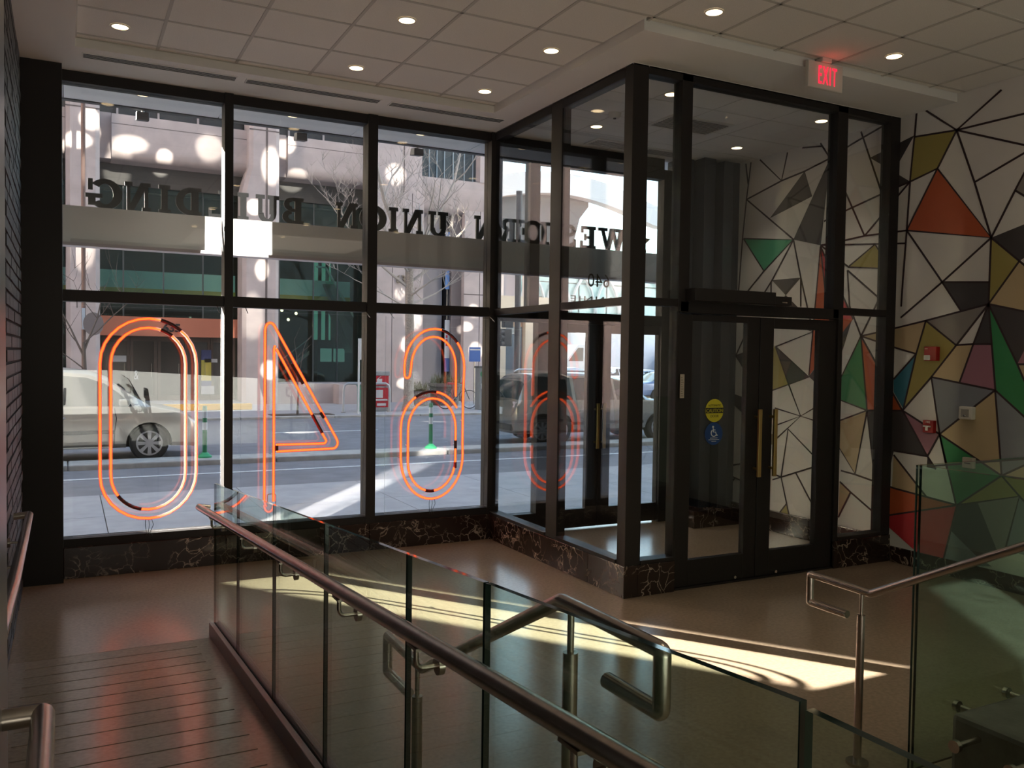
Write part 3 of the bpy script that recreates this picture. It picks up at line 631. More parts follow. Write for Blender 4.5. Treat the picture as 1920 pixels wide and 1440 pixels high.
def letter(ch):
    """slab serif letter as convex 2-D pieces in a unit box"""
    q = []; T = .30; s = .14; PI = math.pi
    def stem(x, w=T, top=True, bot=True, e=.11):
        q.append(rect(x,0,x+w,1))
        if bot: q.append(rect(x-e,0,x+w+e,s))
        if top: q.append(rect(x-e,1-s,x+w+e,1))
    if ch == 'I': stem(.22,.56,e=.22)
    elif ch in 'EL':
        stem(.11)
        if ch == 'E': q.append(rect(.3,1-s,.95,1)); q.append(rect(.82,.70,.95,1)); q.append(rect(.3,.44,.72,.56)); q.append(rect(.62,.36,.74,.66))
        q.append(rect(.3,0,1,s)); q.append(rect(.85,0,1,.34))
    elif ch == 'T':
        q.append(rect(.35,0,.65,1)); q.append(rect(.22,0,.78,s)); q.append(rect(0,1-s,1,1)); q.append(rect(0,.66,.13,1)); q.append(rect(.87,.66,1,1))
    elif ch == 'N':
        stem(.09,.15,bot=True,top=False,e=.09); q.append(rect(0,1-s,.34,1)); stem(.78,.14,bot=False,e=.08)
        q.append([(.08,1),(.38,1),(.92,0),(.66,0)])
    elif ch == 'U':
        q += [rect(.10,.3,.38,1), rect(0,1-s,.48,1), rect(.68,.3,.84,1), rect(.58,1-s,.94,1)]
        arc(q,.47,.34,.37,.36,.22,PI,2*PI)
    elif ch in 'DO':
        if ch == 'D': stem(.10); arc(q,.40,.5,.60,.5,.30,-PI/2,PI/2); q += [rect(.3,0,.45,.16), rect(.3,.84,.45,1)]
        else: arc(q,.5,.5,.52,.52,.28,0,2*PI,22)
    elif ch == 'G':
        arc(q,.5,.5,.5,.52,.27,PI*.22,PI*1.78,18); q += [rect(.78,.10,1.0,.46), rect(.58,.36,1.08,.50), rect(.86,.62,1.0,1.0)]
    elif ch in 'BR':
        stem(.10); arc(q,.52,.74,.40,.26,.26,-PI/2,PI/2,8); q += [rect(.3,.88,.55,1), rect(.3,.46,.56,.58)]
        if ch == 'B': arc(q,.54,.27,.44,.27,.27,-PI/2,PI/2,8); q.append(rect(.3,0,.55,.14))
        else: q += [[(.45,.5),(.70,.5),(1.0,0),(.68,0)], rect(.62,0,1.08,.13)]
    elif ch == 'S':
        arc(q,.5,.735,.42,.275,.24,PI*.10,PI*1.5,12); arc(q,.5,.27,.46,.28,.25,-PI*.9,PI*.5,12); q += [rect(.80,.62,.94,1.0), rect(.04,0,.18,.38)]
    elif ch == 'W':
        q += [[(.05,1),(.27,1),(.40,0),(.26,0)], [(.26,0),(.38,0),(.58,.95),(.46,.95)], [(.42,1),(.62,1),(.76,0),(.62,0)], [(.64,0),(.76,0),(.96,1),(.86,1)], rect(-.05,1-s,.40,1), rect(.72,1-s,1.05,1)]
    elif ch == '*':
        for k in range(5):
            a = PI/2+k*2*PI/5
            q.append([(.5,.5),(.5+.27*math.cos(a-PI/5),.5+.27*math.sin(a-PI/5)),(.5+.58*math.cos(a),.5+.58*math.sin(a)),(.5+.27*math.cos(a+PI/5),.5+.27*math.sin(a+PI/5))])
    return q
for ch, a, b in [('G',.174,.47),('N',.489,.719),('I',.791,.897),('D',.946,1.183),('L',1.254,1.448),('I',1.536,1.641),('U',1.699,1.946),('B',1.978,2.199),('N',2.545,2.785),('O',2.815,3.11),('I',3.14,3.245),('N',3.301,3.54),('U',3.591,3.844),('N',4.177,4.437),('R',4.514,4.718),('E',4.754,4.955),('T',4.977,5.227),('S',5.339,5.567),('E',5.621,5.839),('W',5.902,6.303),('*',6.369,6.66)]:
    g = G(); h = .238; a *= .8667; b *= .8667
    for k, pg in enumerate(letter(ch)):
        e = .0004*k
        g.prism([(b-u*(b-a), 7.82+e, 2.832+v*h) for u, v in pg], (0,.02,0))
    if ch == '*': g.build('star_emblem', mat('star_bronze', (.45,.27,.14), .45), cs)
    else: g.build('letter', LT, cs)

# lettering on the outer door transom, read from the street
t = thing('transom_lettering', 'small gold numerals and capitals on glass above the outer doors, reading backwards from inside', 'lettering', (4.7,7.05,2.3))
gold = mat('gold_leaf', (.10,.075,.03), .4)
text_geo('640', .185, .002, lambda u, v, w: (4.605-u*.92, 7.051+w, 2.352+v), 1.05).build('numerals', gold, t)
text_geo('THE  ANNIES', .085, .002, lambda u, v, w: (4.72-u*1.75, 7.051+w, 2.20+v), 1.25).build('capitals', gold, t)

# ---------------- the building across the street ----------------
fc = mat('pink_concrete', (.50,.43,.415), .85, noise=.10, scale=2.2, bump=.12, bscale=60)
fj = mat('concrete_joint', (.13,.105,.10), .9)
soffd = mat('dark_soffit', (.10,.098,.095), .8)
tint = glass('green_facade_glass', (.62,.78,.74), gcol=(.9,1,1))
dark = mat('dark_interior', (.05,.055,.055), .8); par_w = mat('interior_parapet', (.72,.80,.77), .6); ylw = mat('interior_yellow', (.68,.40,.08), .6)
mull = mat('facade_mullion', (.08,.09,.09), .4)
b = thing('office_building', 'pinkish concrete building across the street with glazed ground floors and number 635', 'building', (6,29.4,0))
def column(x0, x1, gx, flare=0):
    y0, y1 = 28.75, 29.7
    c = G(); r = .12
    def ring(z, xa): return [(xa+r,y0,z),(x1-r,y0,z),(x1,y0+r,z),(x1,y1,z),(xa,y1,z),(xa,y0+r,z)]
    zs = [(-.05,x0-flare),(6.9,x0-flare),(7.25,x0-flare*.6),(7.7,x0),(16,x0)]
    c.loft([ring(z, xa) for z, xa in zs]); o = c.build('column', fc, b, smooth=40)
    G().box(gx-.035,y0-.004,-.05,gx+.035,y0+.02,16).build('groove', fj, o)
    for z in (4.93,8.9): G().box(x0-flare*(z < 6)-.002,y0-.003,z-.02,x1+.002,y0+.02,z+.02).build('joint', fj, o)
column(-.04,.877,.436); column(5.25,6.223,5.80,.2)
G().box(-3,29.2,-.05,-.25,29.7,16).build('column', fc, b)
def spandrel(x0, x1, z0=7.6, z1=8.95):
    pts = [(29.25,z1),(29.25,z0+.35),(29.30,z0+.14),(29.42,z0+.03),(29.6,z0),(31,z0),(31,z1)]
    o = G().prism([(x0,y,z) for y, z in pts], (x1-x0,0,0)).build('spandrel_beam', fc, b, smooth=35)
    G().box(x0,29.246,z1-.31,x1,29.26,z1-.29).build('joint', fj, o)
spandrel(1.22,5.25); spandrel(6.6,9.62); G().box(.877,29.55,7.62,1.22,31,9.03).box(6.22,29.55,7.62,6.6,31,9.03).build('spandrel_return', fc, b)
spandrel(-6,-.05)
for xa, xb in ((.877,5.25),(6.22,9.62),(-6,-.05)):
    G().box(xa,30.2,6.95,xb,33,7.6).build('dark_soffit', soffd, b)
    G().box(xa,29.9,9.03,xb,30.0,12).build('upper_window_band', mat('dusky_glass', (.05,.055,.06), .15), b)
    n = int((xb-xa)/1.2)
    for i in range(n): G().box(xa+i*1.2+.5,29.8,9.03,xa+i*1.2+.56,29.92,12).build('upper_mullion', fc, b)
    G().box(xa,29.3,12,xb,31,13.4).build('spandrel_beam', fc, b)
    G().box(xa,31.2,6.90,xb,36,7.0).build('inner_ceiling', dark, b)
    # gallery behind the glass
    G().box(xa,31.35,3.76,xb,31.45,4.34).build('gallery_parapet', par_w, b); G().box(xa,31.33,3.55,xb,31.47,3.76).build('yellow_band', ylw, b)
    G().box(xa,31.5,3.5,xb,36,3.6).build('gallery_floor', dark, b)
    G().box(xa,32.6,6.38,xb,32.7,6.50).build('yellow_rail', ylw, b); G().box(xa,32.6,5.9,xb,32.7,6.38).build('upper_parapet', mat('upper_parapet', (.20,.25,.23), .6), b)
G().box(-6,36,-.05,14,36.2,13.4).build('back_wall', dark, b); G().box(-6,30,-.15,14,36,-.04).build('hall_floor', mat('hall_floor', (.16,.15,.14), .4), b); G().box(9.4,30.4,-.05,9.6,36,7).box(13.9,29.8,-.05,14.0,36,13).build('hall_end_wall', dark, b)
def glazing(xa, xb, ms, z0, z1, y=30.3):
    e = [xa]+ms+[xb]
    for p, q in zip(e, e[1:]):
        G().box(p+.025,y,z0,q-.025,y+.02,z1).build('glass_pane', tint, b)
    for m_ in ms: G().box(m_-.022,y-.02,z0,m_+.022,y+.05,z1).build('mullion', mull, b)
glazing(.877,5.25,[1.6,2.8,4.03],2.77,7.0); glazing(6.22,9.62,[6.55,7.75,8.62],.62,7.0); glazing(-6,-.05,[-3.2,-1.6],.3,7.0)
# entrance under an orange fascia
orng = mat('orange_fascia', (.50,.17,.10), .6)
G().box(.877,29.9,2.14,5.25,30.28,2.76).build('orange_fascia', orng, b)
text_geo('635', .36, .03, lambda u, v, w: (3.02+u, 29.885+w, 2.30+v), 1.0, bold=.012).build('entrance_numerals', LT, b)
brn = mat('brown_door_frame', (.075,.045,.035), .5); dg = mat('door_glass_dark', (.035,.03,.03), .12)
G().box(.877,32.0,-.05,5.25,32.1,2.14).build('entrance_back', mat('entrance_back', (.12,.085,.07), .7), b)
for xa in (1.0,1.82,2.66,3.5,4.32):
    d = G().box(xa,30.6,-.02,xa+.09,30.72,2.14).box(xa+.72,30.6,-.02,xa+.81,30.72,2.14).box(xa+.09,30.6,-.02,xa+.72,30.72,.18).box(xa+.09,30.6,1.98,xa+.72,30.72,2.14).build('entrance_door', brn, b)
    G().box(xa+.09,30.65,.18,xa+.72,30.67,1.98).build('door_glass', dg, d); G().cyl((xa+.64,30.57,.8),(xa+.64,30.57,1.25),.012,n=6).build('door_pull', M['steel'], d)
post_y = mat('poster_yellow', (.62,.52,.08), .6); post_b = mat('poster_blue', (.04,.06,.20), .6); post_w = mat('poster_white', (.55,.56,.58), .6)
for x, z0, z1, m_ in ((4.02,1.38,1.72,post_b),(4.02,.68,1.38,post_y),(4.02,.50,.68,post_b),(4.02,.22,.50,post_w),(4.12,1.3,1.42,post_w),(1.28,1.30,1.50,post_w)):
    G().box(x,30.56,z0,x+(.32 if m_ is not post_w else .42),30.575,z1).build('poster', m_, b)
text_geo('&', .45, .01, lambda u, v, w: (2.0+u*.5, 30.56+w, .72+v), 1).build('poster_emblem', post_w, b)
G().box(.6,28.6,GZ+.04,5.2,30.6,.02).build('entrance_step', conc, b)
G().box(2.4,26.1,GZ+.06,4.87,26.32,GZ+.24).build('wheel_stop', mat('yellow_curb_paint', (.62,.36,.03), .7), None, bevel=.02)
tag(bpy.data.objects['wheel_stop'], 'long yellow painted kerb stop on far pavement before the brown entrance doors', 'kerb stop')
# plinth and escalator hall
G().prism([(6.22,28.9,-.05),(6.22,28.9,.62),(6.22,29.2,.64),(6.22,30.5,.64),(6.22,30.5,-.05)], (3.4,0,0)).build('plinth', fc, b)
G().prism([(8.1,28.2,-.05),(9.3,28.2,-.05),(9.6,28.2,.2),(8.7,28.2,.62),(8.1,28.2,.62)], (0,.7,0)).build('angled_plinth', fc, b)
es = mat('escalator_dark', (.045,.05,.05), .4); gr = glass('escalator_glass', (.55,.85,.72))
G().prism([(8.35,31.0,4.2),(8.7,31.0,4.2),(10.4,31.0,.9),(10.4,31.0,.5),(9.9,31.0,.5)], (0,1.0,0)).build('escalator_truss', es, b)
G().prism([(8.35,30.9,4.25),(8.35,30.9,4.75),(10.4,30.9,1.4),(10.4,30.9,.9)], (0,.03,0)).build('escalator_balustrade', gr, b)
G().tube([(8.0,30.88,4.8),(8.35,30.88,4.78),(10.4,30.88,1.42)], .04, 8).build('escalator_handrail', mat('handrail_pale', (.55,.55,.5), .4), b)
G().prism([(6.4,33,.1),(8.3,33,1.6),(8.3,33,1.75),(6.4,33,.25)], (0,.1,0)).prism([(6.4,33,.7),(8.3,33,2.2),(8.3,33,2.25),(6.4,33,.75)], (0,.05,0)).build('inner_stair', mat('stair_steel', (.25,.28,.27), .5), b)
for xa in (8.45,8.95): G().box(xa,31.9,1.35,xa+.42,31.95,1.85).build('lit_screen', emit('screen_glow', (.35,.62,.55), .3), b)
for x, z in ((7.0,3.1),(7.35,3.3),(7.6,2.95),(6.9,2.75),(7.9,3.2)): G().ball((x,33.5,z),.06,8,5).build('hall_lamp', warm, b)
for xa in (8.75,9.05,9.35): G().box(xa,34.0,2.2,xa+.13,34.1,6.2).build('glowing_fin', emit('fin_glow', (.30,.75,.58), .30), b)
# right block with panel joints and window
cuts = [9.62,10.215,10.945,11.40]
for p, q in zip(cuts, cuts[1:]): G().box(p+.012,28.95,-.05,q-.012,29.7,7.4).build('wall_panel', fc, b)
G().box(9.62,29.0,-.05,11.4,29.65,7.4).build('wall_panel_joint', fj, b)
G().box(9.63,28.946,4.74,11.39,28.96,4.78).build('joint', fj, b)
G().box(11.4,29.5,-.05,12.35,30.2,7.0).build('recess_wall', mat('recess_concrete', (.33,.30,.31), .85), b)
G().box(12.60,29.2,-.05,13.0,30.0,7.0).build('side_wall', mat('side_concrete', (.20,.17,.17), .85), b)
for p, q in ((13.0,13.62),(13.65,13.99)): G().box(p,28.95,-.05,q,29.7,7.0).build('wall_panel', fc, b)
G().box(13.62,29.0,-.05,13.65,29.65,7.0).build('wall_panel_joint', fj, b)
G().box(12.99,28.946,3.9,13.99,28.96,3.94).build('joint', fj, b)
G().box(9.62,28.95,7.4,11.30,30.2,16).build('wall_panel', fc, b); G().box(10.6,28.946,7.4,10.64,28.96,12).build('joint', fj, b)
G().box(11.3,29.35,8.08,13.6,29.45,16).build('upper_window', mat('upper_glass', (.07,.09,.10), .08), b)
for x in (11.7,12.0,12.3,12.65,13.1,13.45): G().box(x,29.30,8.08,x+.03,29.36,16).build('window_fin', mat('pale_fin', (.35,.42,.46), .4) if 'pale_fin' not in bpy.data.materials else bpy.data.materials['pale_fin'], b)
G().prism([(11.3,29.0,8.08),(11.3,29.0,7.05),(11.3,29.1,6.9),(11.3,29.3,6.82),(11.3,31,6.82),(11.3,31,8.08)], (2.69,0,0)).build('spandrel_beam', fc, b, smooth=35)
G().box(13.6,28.95,8.08,13.99,30.0,16).build('wall_panel', fc, b)
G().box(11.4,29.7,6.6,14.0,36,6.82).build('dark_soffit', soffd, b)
text_geo('635', .42, .05, lambda u, v, w: (10.62+u*.92, 28.92+w, 4.19+v), 1.0, bold=0).build('wall_numerals', mat('bronze_numerals', (.23,.19,.15), .4, .6), b)
G().box(-3,31.2,13.4,14,36,40).build('tower', fc, b)
for z in range(15, 39, 3): G().box(-3,31.1,z,14,31.2,z+1.6).build('tower_window_band', mat('tower_glass', (.12,.14,.16), .1) if 'tower_glass' not in bpy.data.materials else bpy.data.materials['tower_glass'], b)
G().box(-10.92,24,-.1,-6.1,40,40).build('neighbour_building', fc, None)  # unseen block added to bound the sun slot on its right
nb = bpy.data.objects['neighbour_building']; nb['kind'] = 'structure'; nb.name = 'facade_neighbour'
G().box(-50,19.0,-.1,-8.74,20.0,40).build('facade_corner', fc, None, kind='structure')  # unseen slab added to bound the sun slot on its left
# ---------------- vehicles ----------------
tyre = mat('tyre_rubber', (.018,.018,.018), .85); rim_m = mat('alloy_rim', (.42,.42,.43), .35, .85); well = mat('wheel_well', (.012,.012,.012), .9)
car_glass = mat('car_glass', (.035,.045,.045), .08, spec=.35); trim_b = mat('car_trim_black', (.02,.02,.02), .5); lamp_c = mat('lamp_clear', (.6,.62,.65), .08)
lamp_o = mat('lamp_amber', (.72,.20,.03), .2); lamp_r = mat('lamp_red', (.45,.02,.02), .2)
plate_m = mat('number_plate', (.62,.63,.62), .5)
def car_section(x, zb, zbelt, zt, hb, hm, ht):
    zm = zb+(zbelt-zb)*.55; top = zt-.055*min(1, max(.15,(zt-zbelt)*3))
    r = [(hb*.86,zb),(hb,zb+.07),(hm,zm),(hm*.985,zbelt-.03),(hm*.965,zbelt+.012),(ht,top),(ht*.86,zt-.012),(ht*.45,zt+.004)]
    return [(x,-y,z) for y, z in r] + [(x,y,z) for y, z in r[::-1]]
def make_car(name, label, x0, yc, d, st, paint_m, glass_spans, side_wins, wheels, wr, gz=GZ, group=None):
    """st: stations along the car (x, zb, zbelt, ztop, hb, hm, ht); d = +1 faces +x; wheels: x positions"""
    t = thing(name, label, 'car', (x0,yc,gz), group)
    W = lambda p: (x0+d*p[0], yc+p[1]*d, gz+p[2])
    secs = [car_section(*s) for s in st]
    g = G(); n = len(secs[0])
    g.loft([[W(p) for p in s] for s in secs])
    k = 0
    for i in range(len(secs)-1):        # windscreen and rear window take the glass material
        for j in range(n):
            if i in glass_spans and j in (5,6,7,8,9): g.mi[k] = 1
            k += 1
    body = g.build('body', [paint_m, car_glass, well], t, smooth=38)
    for xw in wheels:
        for s in (-1, 1):
            c = G(); yy = st[len(st)//2][5]
            c.cyl(W((xw,s*(yy-.26),wr*.98)), W((xw,s*(yy+.12),wr*.98)), wr*1.17, n=26, mi=0)
            co = c.build('cut', [well])
            m = body.modifiers.new('arch', 'BOOLEAN'); m.operation = 'DIFFERENCE'; m.object = co; m.solver = 'EXACT'
            dg_ = bpy.context.evaluated_depsgraph_get(); me = bpy.data.meshes.new_from_object(body.evaluated_get(dg_))
            body.modifiers.clear(); body.data = me; bpy.data.objects.remove(co)
    body.data.shade_smooth(); body.data.set_sharp_from_angle(angle=math.radians(38))
    def side_y(x, z):
        for a, c in zip(st, st[1:]):
            lo, hi = min(a[0],c[0]), max(a[0],c[0])
            if lo <= x <= hi:
                f = (x-a[0])/(c[0]-a[0]); v = [a[q]+(c[q]-a[q])*f for q in range(7)]
                z0 = v[2]+.012; top = v[3]-.055*min(1, max(.15,(v[3]-v[2])*3))
                return v[5]*.965+(v[6]-v[5]*.965)*min(1.1, max(-.1,(z-z0)/max(.02,top-z0)))
        return st[0][5]
    for win in side_wins:
        for s in (-1, 1):
            v, f = [], []
            for x, zl, zh in win:
                for z in (zl, (zl+zh)/2, zh):
                    y = side_y(x, z); v += [W((x,s*(y+.006),z)), W((x,s*(y-.02),z))]
            m_ = len(win)
            for i in range(m_-1):
                a, c = i*6, (i+1)*6
                f += [(a,a+2,c+2,c),(a+2,a+4,c+4,c+2),(a+4,a+5,c+5,c+4),(a,c,c+1,a+1)]
            f += [(0,1,3,2),(2,3,5,4)]; e = (m_-1)*6; f += [(e,e+2,e+3,e+1),(e+2,e+4,e+5,e+3)]
            if s*d > 0: f = [q[::-1] for q in f]
            G().add(v, f).build('side_window', car_glass, t, smooth=50)
    for xw in wheels:
        for s in (-1, 1):
            yy = st[len(st)//2][5]-.02; ya, yb = s*(yy-.19), s*yy
            g = G(); g.tube([W((xw,ya,wr)),W((xw,ya+s*.02,wr)),W((xw,yb-s*.025,wr)),W((xw,yb,wr))],[wr*.93,wr,wr,wr*.92],28)
            wh = g.build('wheel', tyre, t, smooth=40)
            g = G(); R_ = wr*.66; q = s*(yy+.004)
            g.tube([W((xw,s*(yy-.05),wr)),W((xw,q,wr))],[R_,R_],28,cap=False)
            for k in range(8):
                a = k*math.pi/4; ca, sa = math.cos(a), math.sin(a); w = R_*.13
                pts = []
                for rr, ww in ((R_*.2,w*.8),(R_*.98,w*1.25)):
                    pts.append((rr*ca-ww*sa, rr*sa+ww*ca)); pts.append((rr*ca+ww*sa, rr*sa-ww*ca))
                pts = [pts[0],pts[2],pts[3],pts[1]]
                g.prism([W((xw+u,s*(yy-.012),wr+v)) for u, v in pts], Vector((0,s*d*.018,0)))
            g.tube([W((xw,s*(yy-.02),wr)),W((xw,s*(yy+.012),wr))],[R_*.34,R_*.30],16)
            g.loft([[W((xw+r*math.cos(j*.2244),s*(yy+.003),wr+r*math.sin(j*.2244))) for j in range(28)] for r in (R_*.90,R_*1.03)], cap=False)
            g.build('rim', rim_m, wh, smooth=35)
    return t, W
gold_m = mat('champagne_car_paint', (.56,.51,.42), .3, .25, coat=.6)
#            x     zb   belt  top  hb   hm   ht
van_st = [(-4.36,.42,.72,.74,.55,.60,.55),(-4.30,.25,.84,.92,.70,.76,.66),(-4.2,.22,.88,1.38,.74,.79,.62),(-3.9,.22,.89,1.47,.76,.80,.62),(-3.0,.22,.89,1.50,.77,.815,.63),(-2.2,.22,.885,1.495,.77,.815,.635),(-1.62,.22,.88,1.435,.77,.815,.635),(-1.35,.22,.875,1.33,.77,.815,.63),(-1.05,.22,.87,1.12,.77,.815,.65),(-.80,.22,.86,.935,.77,.815,.70),(-.74,.22,.86,.895,.77,.815,.73),(-.45,.23,.80,.835,.76,.805,.72),(-.2,.22,.72,.76,.72,.775,.66),(-.06,.20,.60,.66,.66,.71,.6),(0,.24,.46,.55,.56,.60,.5)]
van, Wv = make_car('minivan', 'champagne minivan parked nose to the right behind the glowing zero', 1.92, 15.58, 1, van_st, gold_m, {0,1,7,8}, 
    [[(-1.98,.895,1.36),(-1.66,.895,1.335),(-1.4,.89,1.24),(-1.2,.885,1.09),(-1.02,.88,.905)], [(-3.0,.905,1.37),(-2.5,.905,1.385),(-2.06,.90,1.37)], [(-4.05,.91,1.30),(-3.6,.91,1.355),(-3.08,.905,1.375)]], (-.76,-3.44), .292)
for s in (-1, 1):
    m_ = G(); y = -.79*s
    m_.box(*Wv((-1.22,y-.10*s*1,.90)), *Wv((-1.06,y-.27*s,1.01))).build('wing_mirror', gold_m, van, bevel=.03)
    G().box(*Wv((-3.9,s*.812,.46)), *Wv((-1.26,s*.832,.515))).build('side_moulding', mat('moulding_grey', (.12,.11,.10), .5), van, bevel=.01)
    G().box(*Wv((-2.12,s*.80,.70)), *Wv((-1.95,s*.83,.735))).build('door_handle', M['chrome'], van, bevel=.008)
    G().hexa([Wv(p) for p in ((-.30,s*.70,.50),(-.05,s*.55,.48),(-.02,s*.50,.48),(-.25,s*.6,.50),(-.36,s*.745,.66),(-.10,s*.63,.615),(-.06,s*.55,.61),(-.3,s*.62,.66))]).build('headlamp', lamp_c, van)
    G().hexa([Wv(p) for p in ((-.37,s*.765,.52),(-.29,s*.735,.50),(-.29,s*.68,.50),(-.37,s*.7,.52),(-.40,s*.785,.63),(-.31,s*.745,.655),(-.31,s*.69,.65),(-.4,s*.7,.63))]).build('turn_signal', lamp_o, van)
    G().tube([Wv((-1.28,s*.813,.26)),Wv((-1.265,s*.822,.5)),Wv((-1.24,s*.822,.70)),Wv((-1.27,s*.80,.86))],.006,5).build('door_seam', trim_b, van)
    G().tube([Wv((-3.9,s*.80,.245)),Wv((-1.32,s*.80,.245))],.014,6).build('sill_trim', mat('sill_pale', (.55,.53,.48), .4), van)
G().tube([Wv((-.93,.6,.86)),Wv((-.94,.6,1.66))],[.006,.003],6).build('antenna', trim_b, van)
G().hexa([Wv(p) for p in ((-.03,-.4,.42),(.012,-.4,.42),(.012,.4,.42),(-.03,.4,.42),(-.1,-.4,.56),(-.02,-.4,.54),(-.02,.4,.54),(-.1,.4,.56))]).build('grille', trim_b, van)
G().tube([Wv((-.86,-.5,.905)),Wv((-1.0,-.25,1.0)),Wv((-.95,.1,.98))],.008,5).build('wiper', trim_b, van)
suv_m = mat('grey_brown_suv_paint', (.30,.27,.235), .2, .7, coat=.8)
suv_st = [(-4.32,.34,.62,.64,.62,.68,.6),(-4.28,.24,.78,.82,.72,.77,.64),(-4.2,.23,.86,.92,.74,.80,.66),(-4.05,.23,.88,1.27,.75,.81,.60),(-3.85,.23,.88,1.40,.76,.82,.60),(-3.0,.23,.88,1.445,.77,.82,.61),(-2.2,.23,.875,1.43,.77,.82,.61),(-1.75,.23,.87,1.34,.77,.82,.61),(-1.3,.23,.865,1.06,.77,.82,.66),(-1.08,.23,.86,.90,.77,.82,.70),(-.6,.23,.82,.865,.77,.82,.7),(-.2,.22,.72,.77,.72,.78,.66),(-.05,.22,.58,.66,.66,.70,.6),(0,.26,.44,.52,.55,.58,.5)]
suv, Ws = make_car('sport_utility_car', 'grey brown sport utility car parked behind the vestibule, tail towards the minivan', 12.05, 15.48, 1, suv_st, suv_m, {2,7,8},
    [[(-1.95,.89,1.30),(-1.7,.89,1.25),(-1.45,.885,1.09),(-1.25,.88,.93)],[(-2.95,.90,1.34),(-2.5,.90,1.34),(-2.02,.895,1.31)],[(-3.95,.98,1.20),(-3.6,.93,1.32),(-3.03,.90,1.34)]], (-.87,-3.35), .30)
for s in (-1, 1):
    G().hexa([Ws(p) for p in ((-4.30,s*.66,.76),(-4.0,s*.80,.78),(-4.0,s*.74,.78),(-4.28,s*.5,.76),(-4.27,s*.66,.87),(-3.9,s*.815,.86),(-3.9,s*.75,.86),(-4.24,s*.5,.87))]).build('tail_lamp', lamp_r if s > 0 else mat('lamp_clear_red', (.62,.5,.5), .1), suv)
    G().tube([Ws((-3.7,s*.5,1.44)),Ws((-3.6,s*.5,1.48)),Ws((-2.0,s*.5,1.475)),Ws((-1.9,s*.5,1.43))],.018,8).build('roof_rail', M['chrome'], suv, smooth=40)
    G().box(*Ws((-3.9,s*.80,.40)), *Ws((-1.3,s*.832,.46))).build('side_moulding', trim_b, suv, bevel=.01)
G().box(*Ws((-4.335,-.22,.60)), *Ws((-4.30,.22,.74))).build('number_plate', plate_m, suv)
G().box(*Ws((-4.34,-.6,.30)), *Ws((-4.28,.6,.42))).build('bumper_insert', trim_b, suv)
G().tube([Ws((-4.22,-.1,.93)),Ws((-4.14,.3,1.05))],.01,5).build('rear_wiper', trim_b, suv)
sed_st = [(-3.9,.3,.55,.6,.6,.66,.58),(-3.85,.2,.68,.76,.7,.75,.62),(-3.3,.2,.72,.80,.72,.78,.62),(-2.75,.2,.73,1.12,.72,.78,.54),(-2.3,.2,.73,1.21,.72,.78,.54),(-1.7,.2,.725,1.19,.72,.78,.54),(-1.1,.2,.72,.80,.72,.78,.62),(-.5,.2,.66,.72,.71,.76,.62),(-.05,.2,.5,.58,.62,.66,.56),(0,.24,.4,.46,.5,.54,.5)]
sw_ = [[(-2.95,.75,.98),(-2.6,.75,1.10),(-2.05,.75,1.12)],[(-2.0,.745,1.12),(-1.65,.745,1.08),(-1.2,.74,.83)]]
def sedan(label, x, y, m_, d=1, gz=GZ): return make_car('sedan', label, x, y, d, sed_st, m_, {2,5}, sw_, (-.72,-3.1), .27, gz)
pale_b = mat('pale_blue_car_paint', (.45,.56,.62), .25, .3, coat=.6); sil = mat('silver_car_paint', (.55,.56,.58), .25, .5, coat=.6); blk = mat('black_car_paint', (.02,.022,.026), .15, .2, coat=.8); blue_c = mat('blue_car_paint', (.12,.17,.30), .22, .4, coat=.7)
sedan('pale blue sedan in the sunny side street beside the traffic signal', 21.2, 38.5, pale_b, -1)
sedan('silver sedan in the side street behind the roof of the grey brown car', 22.0, 33.0, sil, -1)
sedan('white sedan parked in front of the red lettered truck', 29.5, 40.5, mat('white_car_paint', (.72,.73,.75), .3, coat=.5), 1)
sedan('dark blue sedan parked beyond the bonnet of the grey brown car', 24.5, 29.0, blue_c, 1)
sedan('black sedan with bright sun glints beyond the outer doors', 18.9, 22.0, blk, -1)
def truck(label, x, y, body_m, L, glyph_c):
    t = thing('box_truck', label, 'truck', (x,y,GZ))
    G().box(x,y,.55,x+L,y+2.2,3.3).build('cargo_box', body_m, t, bevel=.05)
    G().box(x+.02,y-.01,3.1,x+L-.02,y+.01,3.25).build('top_rail', M['steel'], t)
    G().prism([(x-1.6,y+.1,.4),(x-.05,y+.1,.4),(x-.05,y+.1,2.4),(x-.7,y+.1,2.4),(x-1.5,y+.1,1.45),(x-1.6,y+.1,1.35)], (0,2.0,0)).build('cab', mat('truck_cab', (.6,.62,.66), .3), t, bevel=.04)
    G().prism([(x-1.38,y+.08,1.4),(x-.35,y+.08,1.4),(x-.35,y+.08,2.2),(x-.72,y+.08,2.2)], (0,.03,0)).build('cab_window', car_glass, t)
    for xw in (x-.9, x+L*.75):
        wh = G().cyl((xw,y+.05,.32),(xw,y+.3,.32),.42,n=20).build('wheel', tyre, t, smooth=40); G().cyl((xw,y+.03,.32),(xw,y+.1,.32),.22,n=16).build('hub', rim_m, wh, smooth=40)
    for k, (dx, dz, r) in enumerate(glyph_c):
        g = G()
        for q in range(3): g.tube([(x+dx+r*math.cos(a*.3+q*2.1),y-.02,dz+q*.16-.2+r*.45*math.sin(a*.3+q*2.1)) for a in range(9)], .07, 6)
        g.build('red_swirl', mat('truck_red', (.62,.06,.05), .5) if 'truck_red' not in bpy.data.materials else bpy.data.materials['truck_red'], t)
truck('white box truck with red swirl marks seen between the vestibule doors', 27.8, 43.5, mat('truck_blue_white', (.55,.60,.70), .45), 5.2, [(.8,2.0,.55),(1.0,1.2,.5)])
truck('pale blue white box truck with red swirl seen through the narrow vestibule pane', 34.0, 41.0, mat('truck_pale', (.62,.67,.76), .45), 5.5, [(3.2,2.4,.6),(1.6,1.3,.4)])

